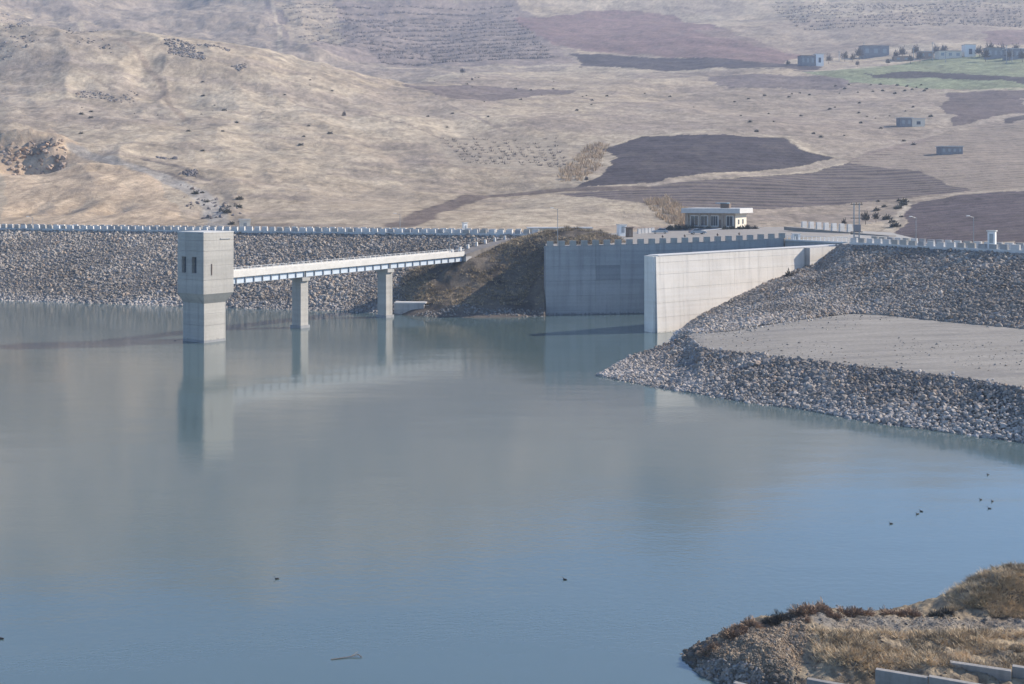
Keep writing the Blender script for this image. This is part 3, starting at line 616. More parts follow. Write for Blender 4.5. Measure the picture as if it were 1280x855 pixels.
fb((fz < .85) & (fx > 14.5), (.12, .10, .085), .8); fb((fz < .75) & (fz > -.6) & (fx <= 14.8), (.09, .074, .06), .85)  # eroded edge and gully face darkened, their shadow put into the colour
gy_, gx2 = np.gradient(fz, fy[1, 0]-fy[0, 0], fx[0, 1]-fx[0, 0]); stp = smooth(.55, 1.0, np.hypot(gx2, gy_)); fb(stp, (.12, .094, .072), .9); fb(smooth(.0, .3, fbm(fx, fy, 1.1, 4, 24, .65)), (.19, .15, .105), .55)  # steep faces darkened as bare soil, with their shade put into the colour
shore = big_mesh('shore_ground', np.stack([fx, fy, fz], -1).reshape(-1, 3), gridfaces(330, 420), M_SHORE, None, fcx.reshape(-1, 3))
tag(shore, kind='structure')

# ------------------------------------------------------------------ haze
hb = MB(); hb.hexa([(-3800, -700, -8), (3800, -700, -8), (3800, 3700, -8), (-3800, 3700, -8), (-3800, -700, 760), (3800, -700, 760), (3800, 3700, 760), (-3800, 3700, 760)])
hm = bpy.data.materials.new('haze_air'); hm.use_nodes = True; ht = hm.node_tree; ht.nodes.clear()
ho = ht.nodes.new('ShaderNodeOutputMaterial'); hp = ht.nodes.new('ShaderNodeVolumePrincipled'); hp.inputs['Color'].default_value = (.62, .76, 1.0, 1); hp.inputs['Density'].default_value = 1.7e-4; hp.inputs['Anisotropy'].default_value = 0.1
ht.links.new(hp.outputs[0], ho.inputs['Volume'])
haze = hb.build('haze', hm); tag(haze, 'thin pale blue haze over the valley', 'haze', kind='stuff')

# ================================================================== THINGS
# ------------------------------------------------------------------ intake tower
AX = Vector((.6, .8)); AY = Vector((-.8, .6))          # along the bridge towards the land, and across
TN = Vector((-55.0, 214.3)); TL, TW = 4.87, 5.9
TC = TN+AX*TL/2+AY*TW/2
tow = empty('intake_tower', (TC.x, TC.y, 0), 'tall grey concrete intake tower standing alone in the water', 'tower')
def tbox(mb, l, wd, z0, z1, dl=0, dw=0, l2=None, w2=None, dl2=None, dw2=None):
    def q(l, wd, dl, dw, z): return [tuple((TC+AX*(dl+sx*l/2)+AY*(dw+sy*wd/2)).to_3d()+Vector((0, 0, z))) for sx, sy in ((-1, -1), (1, -1), (1, 1), (-1, 1))]
    mb.hexa(q(l, wd, dl, dw, z0)+q(l2 or l, w2 or wd, dl if dl2 is None else dl2, dw if dw2 is None else dw2, z1))
def lifts(zs, l, wd, dl, dw, parent):
    for i, (a, b) in enumerate(zip(zs[:-1], zs[1:])):
        mb = MB(); tbox(mb, l, wd, a, b-.035, dl, dw); mb.build('concrete_lift', M_CONC, parent)
    mb = MB(); tbox(mb, l-.12, wd-.12, zs[0]+.1, zs[-1]-.15, dl, dw); mb.build('joint_core', M_CONCS, parent)
sh = MB(); tbox(sh, TL, TW, -6, 1.0); sho = sh.build('shaft', M_CONC, tow)
lifts([1.0, 3.1, 5.2, 7.1], TL, TW, 0, 0, sho)
BL, BW = TL+1.89, TW+1.37; BDL = -.355; BDW = -.815
mb = MB(); tbox(mb, TL, TW, 7.03, 8.85, 0, 0, BL, BW, BDL, BDW); mb.build('corbel', M_CONC, tow)
hd = MB(); tbox(hd, BL-.1, BW-.1, 8.85, 19.7, BDL, BDW); head = hd.build('head_block', M_CONC, tow)
zs = [8.85, 11.35, 13.9, 16.5, 18.4, 19.7]
# lift courses, with two openings left in the courses of the shaded face
O = [(.16, .33), (.55, .73)]; OZ = (12.5, 15.4)
def face_pt(fr): return BW*(.5-fr)
for i, (a, b) in enumerate(zip(zs[:-1], zs[1:])):
    mb = MB(); b2 = b-.035
    tbox(mb, BL-.9, BW, a, b2, BDL+.45, BDW)
    x0 = BDL-BL/2+.45
    for k0, k1 in ((0, .16), (.33, .55), (.73, 1)):     # columns of the shaded wall (0 = landward edge seen at the right)
        c = BDW+BW*((1-(k0+k1)/2)-.5); tbox(mb, .9, (k1-k0)*BW, a, b2, x0, c)
    for k0, k1 in O:
        c = BDW+BW*((1-(k0+k1)/2)-.5)
        lo, hi = max(a, OZ[0]), min(b2, OZ[1])
        if lo >= hi: tbox(mb, .9, (k1-k0)*BW, a, b2, x0, c)
        else:
            if lo > a: tbox(mb, .9, (k1-k0)*BW, a, lo, x0, c)
            if hi < b2: tbox(mb, .9, (k1-k0)*BW, hi, b2, x0, c)
    mb.build('concrete_lift', M_CONC, head)
# shrink the core so that the openings go in
hd2 = MB(); tbox(hd2, BL-1.5, BW-.12, 8.95, 19.55, BDL+.6, BDW); head.data = hd2.mesh('head_block', world_origin(tow)); head.data.materials.append(M_CONC)
for k0, k1 in O:
    c = BDW+BW*((1-(k0+k1)/2)-.5); mb = MB(); tbox(mb, .12, (k1-k0)*BW+.1, OZ[0]-.05, OZ[1]+.05, BDL-BL/2+.72, c); mb.build('window', M_DARK, tow)
mb = MB(); tbox(mb, BL+.06, BW+.06, 19.7, 19.9, BDL, BDW); mb.build('roof_slab', M_PARA, tow)
mb = MB(); tbox(mb, 2.3, .16, 18.55, 18.7, BDL+1.5, BDW-BW/2-.06); mb.build('ledge', M_CONCD, tow)
mb = MB(); tbox(mb, .16, .12, 12.2, 14.2, BDL-1.6, BDW-BW/2-.05); mb.build('rust_streak', M_BROWN, tow)  # brown strip standing for a rusty streak on the tower face, not a pipe
mb = MB(); tbox(mb, TL+.06, TW+.06, -1, .42); mb.build('waterline_band', M_CONCS, tow)

# ------------------------------------------------------------------ access bridge
B0 = TC+AX*(BL/2+BDL); P1 = Vector((-42.2, 239)); P2 = Vector((-27.4, 258.8)); B1 = Vector((-12.4, 278.9))
bax = (B1-P1).normalized(); bay = Vector((-bax.y, bax.x))
S0 = P1+bax*((B0-P1).dot(bax)); LB = (B1-S0).length
def deck_z(s): return 11.35+1.15*s/LB        # road level
def bp(s, t, z): p = S0+bax*s+bay*t; return Vector((p.x, p.y, z))
br_ = empty('access_bridge', (P1.x, P1.y, 0), 'narrow white steel girder footbridge linking the water tower to the shore', 'bridge')
BWD = 3.2
mb = MB(); mb.seg(bp(0, 0, deck_z(0)), bp(LB, 0, deck_z(LB)), BWD, .32); mb.build('deck', M_FASCIA, br_)
for t, nm in ((-BWD/2-.08, 'kerb_fascia'), (BWD/2+.08, 'kerb_fascia')):
    mb = MB(); mb.seg(bp(0, t, deck_z(0)+.78), bp(LB, t, deck_z(LB)+.78), .16, 1.12); mb.build(nm, M_FASCIA, br_)
s1 = (P1-S0).dot(bax); s2 = (P2-S0).dot(bax); ends = [.1, s1, s2, LB-.2]
for a, b in zip(ends[:-1], ends[1:]):
    for t in (-1.25, 1.25):
        mb = MB(); mb.seg(bp(a+.15, t, deck_z(a)-.5), bp(b-.15, t, deck_z(b)-.5), .06, 1.0); g = mb.build('girder', M_GIRD, br_)
        mb = MB(); mb.seg(bp(a+.12, t, deck_z(a)-.34), bp(b-.12, t, deck_z(b)-.34), .5, .14); mb.build('top_flange', M_STEEL, g)
        mb = MB(); mb.seg(bp(a+.12, t, deck_z(a)-1.5), bp(b-.12, t, deck_z(b)-1.5), .5, .08); mb.build('bottom_flange', M_STEEL, g)
        n = 10
        for i in range(n+1):
            s = a+.2+(b-a-.4)*i/n; mb = MB(); mb.obox(bp(s, t-.12 if t < 0 else t+.12, 0).xy, bay, .22, .14, deck_z(s)-1.5, deck_z(s)-.48); mb.build('stiffener', M_STEEL, g)
for t in (-BWD/2-.08, BWD/2+.08):
    mb = MB(); mb.seg(bp(0, t, deck_z(0)+1.22), bp(LB, t, deck_z(LB)+1.22), .05, .05); rl_ = mb.build('handrail', M_WHITE, br_)
    for i in range(45):
        s = .5+(LB-1)*i/44; mb = MB(); mb.obox(bp(s, t, 0).xy, bax, .06, .06, deck_z(s)+.775, deck_z(s)+1.19); mb.build('rail_post', M_WHITE, rl_)
for p, s in ((P1, s1), (P2, s2)):
    zt = deck_z(s)-1.58
    mb = MB(); mb.obox(p, bax, 2.0, 2.5, -6, zt-.75); pi = mb.build('pier', M_CONC, br_)
    mb = MB(); mb.obox(p, bax, 2.04, 3.5, zt-.75, zt-.1); mb.build('pier_cap', M_CONC, pi)
    mb = MB(); mb.obox(p, bax, 2.5, 3.0, -5, .55); mb.build('footing', M_CONCS, pi)
    for t in (-1.25, 1.25):
        mb = MB(); mb.obox(p+bay*t, bax, 1.2, .5, zt-.1, zt); mb.build('bearing', M_STEEL, pi)
mb = MB(); mb.obox(B1+bax*.9, bax, 2.0, 4.6, 6, 12.05); mb.build('abutment', M_CONCD, br_)
# approach ramp with guard blocks on the mound
ra = [Vector((B1.x, B1.y)), Vector((-8.5, 284.5)), Vector((-4, 291)), Vector((1.5, 299.5))]; rz = [12.5, 13.6, 14.6, 15.3]
mb = MB()
for i in range(3):
    d = (ra[i+1]-ra[i]).normalized(); nn = Vector((-d.y, d.x))*2.2
    a0, a1, b0, b1 = ra[i]-nn, ra[i]+nn, ra[i+1]-nn, ra[i+1]+nn
    mb.hexa([(a0.x, a0.y, rz[i]-3), (b0.x, b0.y, rz[i+1]-3), (b1.x, b1.y, rz[i+1]-3), (a1.x, a1.y, rz[i]-3), (a0.x, a0.y, rz[i]+.12), (b0.x, b0.y, rz[i+1]+.12), (b1.x, b1.y, rz[i+1]+.12), (a1.x, a1.y, rz[i]+.12)])
tag(mb.build('access_ramp', M_EARTH), kind='structure')
gb = MB(); gb.obox((0, 0), (1, 0), 1.5, .5, 0, .95, .08); gme = gb.mesh('guard_block'); gme.materials.append(M_PARA)
for i in range(7):
    s = i/6*2.7; k = min(int(s), 2); f = s-k; p = ra[k].lerp(ra[k+1], f); d = (ra[k+1]-ra[k]).normalized(); p = p+Vector((-d.y, d.x))*1.9
    o = link('guard_block', gme, None); o.location = (p.x, p.y, rz[k]*(1-f)+rz[k+1]*f+.1); o.rotation_euler.z = math.atan2(d.y, d.x)+.5
    tag(o, 'white concrete guard block beside the ramp at the landward end of the bridge', 'guard block', 'guard blocks along the bridge ramp')
# low concrete landing wall behind the second pier
lw_ = empty('landing_wall', (-22.5, 265.5, 0), 'low concrete landing wall at the waterline beside the bridge pier', 'wall')
mb = MB(); mb.obox((-22.6, 265.4), (1, -.06), 6.6, 2.4, -3, 2.4); mb.build('wall_block', M_CONCD, lw_)
mb = MB(); mb.obox((-22.4, 265.5), (1, -.06), 7.0, 2.7, 2.403, 2.68); mb.build('coping', M_PARA, lw_)
mb = MB(); mb.obox((-17.6, 264.6), (1, -.35), 3.6, .5, 1.0, 2.0); mb.build('wing', M_PARA, lw_)

# ------------------------------------------------------------------ spillway walls
def panel_wall(pts, thick, z0, zt, cols, hs, mat, parent, gap=.04, batter=0.0, special=None):
    # panels proud of a recessed core; pts = front face polyline, normal to the right of travel is outwards
    for i in range(len(pts)-1):
        a = Vector((pts[i][0], pts[i][1])); b = Vector((pts[i+1][0], pts[i+1][1])); d = (b-a).normalized(); nn = Vector((d.y, -d.x)); L_ = (b-a).length
        core = MB(); c0 = a-nn*.12; c1 = b-nn*.12; e0 = a-nn*thick; e1 = b-nn*thick
        z1a, z1b = zt[i]-.02, zt[i+1]-.02
        core.hexa([(c0.x+nn.x*batter, c0.y+nn.y*batter, z0), (c1.x+nn.x*batter, c1.y+nn.y*batter, z0), (e1.x, e1.y, z0), (e0.x, e0.y, z0), (c0.x, c0.y, z1a), (c1.x, c1.y, z1b), (e1.x, e1.y, z1b), (e0.x, e0.y, z1a)])
        core.build('wall_core', M_CONCS if mat is not M_CONCB else M_CONCD, parent)
        for c in range(cols[i]):
            s0 = L_*c/cols[i]+gap*.5; s1 = L_*(c+1)/cols[i]-gap*.5
            for h in range(len(hs)-1):
                def q(s, hh, inner):
                    f = s/L_; top = zt[i]*(1-f)+zt[i+1]*f; z = z0+(top-z0)*hh; p = a+d*s+nn*(batter*(1-hh))-nn*inner
                    return (p.x, p.y, z)
                h0 = hs[h]; h1 = hs[h+1]-gap/(zt[i]-z0); mb = MB(); r = RNG.uniform(0, .015)
                mb.hexa([q(s0, h0, r), q(s1, h0, r), q(s1, h0, .3), q(s0, h0, .3), q(s0, h1, r), q(s1, h1, r), q(s1, h1, .3), q(s0, h1, .3)])
                mb.build('concrete_panel', special.get((i, c, h), mat) if special else mat, parent)
lwall = empty('spillway_wall', (29.4, 266.2, 0), 'shaded blue grey concrete retaining wall with notched top below the plaza', 'wall')
NL = len(LW)-1
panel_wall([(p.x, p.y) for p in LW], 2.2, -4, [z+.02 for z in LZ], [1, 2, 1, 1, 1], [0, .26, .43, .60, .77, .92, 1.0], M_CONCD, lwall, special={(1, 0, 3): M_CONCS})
mb = MB()
for a, b, za, zb in zip(LW[:-1], LW[1:], LZ[:-1], LZ[1:]):
    d = (b-a).normalized(); nn = Vector((d.y, -d.x, 0)); mb.seg(a-nn*.28+Vector((0, 0, za+.1)), b-nn*.28+Vector((0, 0, zb+.1)), .62, .08)
mb.build('coping', M_CONCD, lwall)
m2 = MB(); m2.obox((0, 0), (1, 0), 1.45, .5, 0, 1.15, .04); mme = m2.mesh('merlon'); mme.materials.append(M_CONC)
acc = 1.0
lamps = []
for a, b in zip(LW[:-1], LW[1:]):
    L_ = (b-a).length; d = (b-a)/L_; nn = Vector((d.y, -d.x, 0))
    while acc < L_:
        p = a+d*acc-nn*.3; o = link('merlon', mme, None, lwall); o.location = p+Vector((0, 0, plaza_z(p.x)+.07))-lwall.location; o.rotation_euler.z = math.atan2(d.y, d.x)+RNG.normal(0, .01); lamps.append(p); acc += 2.55
    acc -= L_
for i in (10, 12, 15, 17):
    if i < len(lamps):
        p = lamps[i]; zl = plaza_z(p.x)+1.2; e = empty('parapet_lamp', (p.x, p.y, zl), 'small dark round lamp on top of the notched plaza wall', 'lamp', 'lamps on the plaza wall')
        mb = MB(); mb.tube((p.x, p.y, zl), (p.x, p.y, zl+.2), .06); mb.build('stem', M_BROWN, e)
        mb = MB(); mb.tube((p.x, p.y, zl+.2), (p.x, p.y, zl+.4), .16, .28, 10); mb.tube((p.x, p.y, zl+.4), (p.x, p.y, zl+.7), .28, .1, 10); mb.build('globe', M_BROWN, e)

rwall = empty('spillway_wall', tuple(RWA), 'bright pale concrete wall running into the water beside stone slope', 'wall')
zA, zB = 14.66, 15.3; tb = .78; WM = RWA+wd*tb; zM = zA*(1-tb)+zB*tb
NO = RWA+wdir*.5
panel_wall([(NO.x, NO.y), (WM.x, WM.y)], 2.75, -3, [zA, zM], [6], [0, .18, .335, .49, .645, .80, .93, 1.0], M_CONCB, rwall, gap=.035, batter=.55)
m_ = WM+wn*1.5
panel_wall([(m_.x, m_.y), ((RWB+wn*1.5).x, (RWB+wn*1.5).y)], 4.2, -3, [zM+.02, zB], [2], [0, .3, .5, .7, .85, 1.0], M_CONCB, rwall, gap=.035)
mb = MB(); e0 = NO-wn*2.75; a0 = RWA-wn*.25; a1 = RWA-wn*2.75; f0 = NO-wn*.02+wdir*.3
b0 = NO+wdir*2.6+wn*.5
mb.hexa([tuple(a0.xy)+(-3,), tuple(b0.xy)+(-3,), tuple((e0+wdir*2).xy)+(-3,), tuple(a1.xy)+(-3,), tuple(a0.xy)+(zA+.03,), tuple(f0.xy)+(zA+.03,), tuple((e0+wdir*.5).xy)+(zA+.03,), tuple(a1.xy)+(zA+.03,)])
mb.build('wall_nose', M_CONCB, rwall)
mb = MB(); mb.seg(tuple((NO-wn*1.4+wdir*.6).xy)+(zA+.2,), tuple((RWB-wn*1.4).xy)+(zB+.2,), 2.9, .175); mb.build('coping', M_PARA, rwall)

# weir bridge across the channel: gate bays under a pale coping
WB0 = Vector((61.9, 272.2)); WB1 = Vector((73.4, 262)); wbd = (WB1-WB0).normalized(); wbn = Vector((wbd.y, -wbd.x)); LWB = (WB1-WB0).length
weir = empty('weir_bridge', (68, 267, 0), 'low road bridge over the spillway gates behind the pale wall', 'bridge')
mb = MB(); mb.obox(WB0.lerp(WB1, .5)-wbn*3, wbd, LWB, 6, 14.2, 15.9); mb.build('deck', M_CONCD, weir)
mb = MB(); mb.seg(tuple(WB0)+(16.25,), tuple(WB1)+(16.1,), .5, .34); mb.build('coping', M_PARA, weir)
for i in range(8):
    p = WB0.lerp(WB1, i/7); mb = MB(); mb.obox(p+wbn*.0, wbd, .6, 1.6, -4, 14.2); mb.build('bay_pier', M_CONCD, weir)
for i in range(7):
    p = WB0.lerp(WB1, (i+.5)/7); mb = MB(); mb.obox(p-wbn*.7, wbd, LWB/7-.6, .3, -4, 14.18); mb.build('gate_panel', M_BLUEWALL, weir)
for i in range(15):
    p = WB0.lerp(WB1, (i+.5)/15); mb = MB(); mb.obox(p-wbn*.1, wbd, .09, .09, 16.0, 17.1); mb.build('rail_post', M_WHITE, weir)
mb = MB(); mb.seg(tuple(WB0)+(17.15,), tuple(WB1)+(17.1,), .07, .07); mb.build('handrail', M_WHITE, weir)
# small white hoist cabinet on the weir bridge
hc = PD(995, 291.5, 272); e = empty('hoist_cabinet', (hc.x, hc.y, 16), 'white steel cabinet at the rail of the weir bridge', 'cabinet')
mb = MB(); mb.obox(hc.xy, (1, .1), 1.7, 1.0, 15.8, 17.5); mb.build('body', M_WHITE, e)
mb = MB(); mb.obox(hc.xy, (1, .1), 1.9, 1.2, 17.505, 17.62); mb.build('lid', M_ROOFW, e)
mb = MB(); mb.obox((hc.x-.1, hc.y-.53), (1, .1), .8, .04, 16.1, 17.4); mb.build('door', M_STEEL, e)

# ------------------------------------------------------------------ office building
bd = Vector((math.cos(R(-26)), math.sin(R(-26)))); bn = Vector((bd.y, -bd.x))    # along the front, outwards
c0 = PD(858, 284, 350).xy; BLn, BDp = 15.0, 12.0; BG = 16.6; BT = 20.9
ob = empty('office_building', (c0.x+7, c0.y+6, BG), 'single storey office with deep flat pale roof and stone clad front', 'building')
def bq(s, t): p = c0+bd*s-bn*t; return p
cen = bq(BLn/2, BDp/2)
mb = MB(); mb.obox(bq(BLn/2-.2, BDp/2), bd, BLn-.4, BDp, BG-3, BT); mb.build('wall', M_CREAM, ob)
mb = MB(); mb.obox(bq(BLn/2-.2, .02), bd, BLn-.5, .1, BG-2.5, BT-.002); mb.build('front_cladding', M_STONEW, ob)
mb = MB(); mb.obox(bq(BLn/2, BDp/2), bd, BLn+2.6, BDp+2.6, BT, BT+.15); mb.obox(bq(BLn/2, BDp/2), bd, BLn+2.4, BDp+2.4, BT+.15, BT+1.4); mb.build('roof', M_ROOFW, ob)
mb = MB(); mb.obox(bq(10.2, 5.5), bd, 2.6, 2.2, BT+1.4, BT+2.8); tk = mb.build('roof_plant', M_BROWN, ob)
mb = MB(); mb.obox(bq(9.4, 5.0), bd, 3.6, 2.8, BT+2.8, BT+2.95); mb.build('plant_cover', M_BLUE, tk)
mb = MB(); mb.obox(bq(.2, -.15), bd, .9, .5, BG-2, BT-.003); mb.build('pillar', M_STONEW, ob)
for k, (s0, s1) in enumerate(((1.3, 3.7), (4.3, 6.5), (7.3, 9.6), (11.9, 14.0))):
    mb = MB(); mb.obox(bq((s0+s1)/2, -.05), bd, s1-s0, .12, BG+.5, BT-.7); f = mb.build('window', M_WHITE, ob)
    n = 2 if k != 2 else 3
    for j in range(n):
        w0 = s0+.12+(s1-s0-.24)*j/n; w1 = s0+.12+(s1-s0-.24)*(j+1)/n-.08
        mb = MB(); mb.obox(bq((w0+w1)/2, -.09), bd, w1-w0, .1, BG+.65, BT-.85); mb.build('pane', M_GLASS, f)
for s in (4.0, 6.9, 10.8):
    mb = MB(); mb.obox(bq(s, -.18), bd, .5, .45, BG-2, BT-.003); mb.build('pillar', M_STONEW, ob)
mb = MB(); mb.obox(bq(10.2, -.08), bd, 1.0, .14, BG+.05, BG+2.4); dr = mb.build('door', M_BROWN, ob)
mb = MB(); mb.obox(bq(10.55, -.16), bd, .08, .08, BG+1.0, BG+1.4); mb.build('handle', M_CHROME, dr)
mb = MB(); mb.obox(bq(2.2, -.1), bd, 4.0, .08, BG-2, BG+.48); mb.build('plinth', M_STONEW, ob)
for t in (3.2, 7.8):
    mb = MB(); mb.obox(bq(BLn-.38, t), bn, 1.5, .1, BG+1.0, BG+2.6); f = mb.build('window', M_WHITE, ob)
    mb = MB(); mb.obox(bq(BLn-.34, t), bn, 1.25, .1, BG+1.12, BG+2.48); mb.build('pane', M_GLASS, f)
# raised lawn under the office with a pale ramp
mb = MB(); g0 = [bq(-3, -4), bq(17.5, -4), bq(19, 15), bq(-4, 15)]; g1 = [bq(-4, -8), bq(19, -8), bq(22, 17), bq(-7, 17)]
mb.poly([(p.x, p.y, BG) for p in g0])
for i in range(4): mb.poly([(g1[i].x, g1[i].y, 14.6), (g1[(i+1) % 4].x, g1[(i+1) % 4].y, 14.6), (g0[(i+1) % 4].x, g0[(i+1) % 4].y, BG), (g0[i].x, g0[i].y, BG)])
tag(mb.build('raised_ground', M_EARTH), kind='structure')
mb = MB(); a, b = bq(7.5, -9.2), bq(12.2, -3.2); mb.seg((a.x, a.y, 16.2), (b.x, b.y, BG+.1), 2.0, 1.4); tag(mb.build('entrance_path', M_PARA), kind='structure')

# ------------------------------------------------------------------ cars
def car(loc, ang, label):
    c = empty('parked_car', loc, label, 'car', 'cars parked before the office'); c.rotation_euler.z = ang
    W = .84
    def part(name, mb, mat, par=None):
        me = mb.mesh(name); return link(name, me, mat, par or c)
    prof = [(-2.15, .35), (-2.2, .62), (-2.05, .92), (-1.5, .98), (-.95, 1.02), (.75, .98), (1.55, .88), (2.05, .74), (2.18, .55), (2.12, .32)]
    mb = MB()
    L_ = [(x, -W, z) for x, z in prof]; Rr = [(x, W, z) for x, z in prof]
    n = len(prof); mb.v = L_+Rr; mb.f = [tuple(range(n)), tuple(reversed(range(n, 2*n)))]+[(i, n+i, n+(i+1) % n, (i+1) % n) for i in range(n)]
    body = part('body', mb, M_SILVER)
    cab = [(-1.75, .97, W-.04), (-1.15, 1.42, W-.2), (.1, 1.47, W-.2), (.95, .97, W-.04)]
    mb = MB(); m = 4; mb.v = [(x, -y, z) for x, z, y in cab]+[(x, y, z) for x, z, y in cab]
    mb.f = [(0, 1, 2, 3), (7, 6, 5, 4)]+[(i, i+4, (i+1) % 4+4, (i+1) % 4) for i in range(4)]; part('cabin', mb, M_SILVER)
    for sy in (-1, 1):
        mb = MB(); mb.poly([(-1.5, sy*(W-.055+.0), 1.02), (-1.1, sy*(W-.16), 1.36), (.08, sy*(W-.16), 1.40), (.72, sy*(W-.055), 1.02)][::sy]); mb.v = [(x, y+sy*.03, z) for x, y, z in mb.v]; part('side_window', mb, M_GLASS)
        mb = MB(); mb.tube((2.0, sy*.55-.12*1, .64), (2.2, sy*.55-.12, .64), .12); part('headlight', mb, M_LAMPW)
        mb = MB(); mb.obox((-2.17, sy*.62), (1, 0), .1, .3, .66, .84); part('tail_light', mb, M_RED)
        for x in (-1.32, 1.32):
            mb = MB(); mb.tube((x, sy*(W-.16), .31), (x, sy*(W+.03), .31), .31, n=16); wh = part('wheel', mb, M_TYRE)
            mb = MB(); mb.tube((x, sy*(W+.0), .31), (x, sy*(W+.045), .31), .19, n=12); me = mb.mesh('rim'); link('rim', me, M_CHROME, wh)
    mb = MB(); mb.poly([(.14, -W+.24, 1.45), (.90, -W+.1, 1.01), (.90, W-.1, 1.01), (.14, W-.24, 1.45)]); mb.v = [(x+.03, y, z+.02) for x, y, z in mb.v]; part('windscreen', mb, M_GLASS)
    mb = MB(); mb.poly([(-1.19, -W+.24, 1.40), (-1.19, W-.24, 1.40), (-1.70, W-.1, 1.01), (-1.70, -W+.1, 1.01)]); mb.v = [(x-.03, y, z+.01) for x, y, z in mb.v]; part('rear_window', mb, M_GLASS)
    mb = MB(); mb.obox((-2.19, 0), (1, 0), .12, 1.5, .36, .52); part('bumper', mb, M_STEEL)
    return c
p = PD(825, 292, 327); car((p.x, p.y, plaza_z(p.x)+.02), R(172), 'silver saloon car parked on the plaza beside the pale guard blocks')
p = PD(872, 292.5, 314); car((p.x, p.y, plaza_z(p.x)+.02), R(8), 'silver saloon car parked in front of the office entrance')

# ------------------------------------------------------------------ small things on the plaza and crests
def guard_row(n, a, b, z0, z1, label, group, wdt=1.9, h=1.35, ang=.0):
    g = MB(); g.obox((0, 0), (1, 0), wdt, .6, -.5, h, .15); me = g.mesh('guard_block'); me.materials.append(M_PARA)
    for i in range(n):
        f = i/(n-1); o = link('guard_block', me, None); o.location = (a[0]*(1-f)+b[0]*f, a[1]*(1-f)+b[1]*f, z0*(1-f)+z1*f); o.rotation_euler.z = ang+RNG.normal(0, .03); tag(o, label, 'guard block', group)
a = PD(1005, 283.5, 322); b = PD(1062, 287.5, 304)
guard_row(7, a.xy, b.xy, a.z, b.z, 'sunlit white guard block on the road bank behind the weir bridge', 'white guard blocks on the road bank', 1.55, 1.5, .45)
mb = MB(); mb.seg((a.x-4, a.y+2, a.z+.0), (b.x+8, b.y-9, b.z-1.1), 2.6, .9); tag(mb.build('road_bank', M_PLAZA), kind='structure')
a = PD(799, 290, 330); b = PD(816, 288, 336)
guard_row(5, a.xy, b.xy, 15.6, 15.7, 'white guard block at the edge of the plaza behind the brown gate', 'white guard blocks behind the gate', 1.0, 1.3, .5)
def hut(name, px, py, d, wx_, wy_, h, label, cat, m1=M_WHITE, m2=M_ROOFW, ang=.2, door=M_STEEL, zdrop=1.0):
    p = PD(px, py, d); e = empty(name, (p.x, p.y, p.z), label, cat); ax = (math.cos(ang), math.sin(ang)); nx = Vector((math.sin(ang), -math.cos(ang)))
    mb = MB(); mb.obox(p.xy, ax, wx_, wy_, p.z-zdrop, p.z+h); mb.build('wall', m1, e)
    mb = MB(); mb.obox(p.xy, ax, wx_+.35, wy_+.35, p.z+h, p.z+h+.18); mb.build('roof', m2, e)
    q = p.xy+nx*(wy_/2+.03); mb = MB(); mb.obox(q, ax, min(.9, wx_*.5), .05, p.z+.05, p.z+min(2.0, h*.8)); mb.build('door', door, e)
    return e
hut('guard_hut', 777, 291, 318, 2.0, 1.8, 2.1, 'small white guard hut beside the brown gate post', 'hut', ang=.35)
hut('gate_post', 786.5, 296, 308, 1.5, 1.2, 2.3, 'brown metal clad gate post at the plaza entrance', 'gate post', M_BROWN, M_BROWN, .3, M_WOOD)
hut('valve_kiosk', 1240, 304, 222, 1.3, 1.2, 2.2, 'white kiosk between the two parapets of the short dam crest', 'kiosk', ang=-.6)
hut('crest_cabin', 306, 287, 349, 3.0, 2.4, 2.9, 'small cream cabin behind the parapet of the long dam crest', 'cabin', M_CREAM, M_ROOFW, .3)
hut('meter_box', 581, 291, 318, 1.1, .9, 2.6, 'tall white meter box behind the parapet near the bridge ramp', 'box', ang=.6)
# pale slab roof behind the mound
p = PD(700, 285, 309); e = empty('low_shelter', (p.x, p.y, 15), 'long low pale slab roof showing behind the scrub mound', 'shelter')
mb = MB(); mb.obox((p.x, p.y+3), (1, .03), 17, 5, 17.55, 17.85); mb.build('roof_slab', M_ROOFW, e)
mb = MB(); mb.obox((p.x, p.y+3), (1, .03), 16, 4, 14.6, 17.548); mb.build('wall', M_CREAM, e)
def pole(px, py, d, h, label, z=None, arm=True):
    p = PD(px, py, d); z = p.z if z is None else z
    e = empty('lamp_post', (p.x, p.y, z), label, 'lamp post')
    mb = MB(); mb.tube((p.x, p.y, z-.5), (p.x, p.y, z+h), .085, .05, 8); mb.build('pole', M_STEEL, e)
    if arm:
        mb = MB(); mb.tube((p.x, p.y, z+h-.1), (p.x-1.1, p.y-.5, z+h+.25), .045, .045, 6); mb.build('arm', M_STEEL, e)
        mb = MB(); mb.obox((p.x-1.3, p.y-.6), (1, .45), .7, .25, z+h+.2, z+h+.34); mb.build('lamp_head', M_LAMPW, e)
pole(697, 306, 268, 8.2, 'thin grey lamp post at the shaded corner of the plaza wall', 15)
pole(562, 313, 274, 5.5, 'thin lamp post beside the landward end of the access bridge', 12.3)
pole(1145, 300, 243, 5.8, 'slim lamp post on the short dam crest before the dark field', 16)
pole(1217, 305, 229, 6.2, 'slim lamp post on the short dam crest beside the white kiosk', 16)
pole(500, 291, 322, 5.0, 'thin lamp post on the long dam crest above the access bridge', 16)
pole(41, 285, 352, 3.6, 'short lamp post on the long dam crest below the bare cut slope', 16)
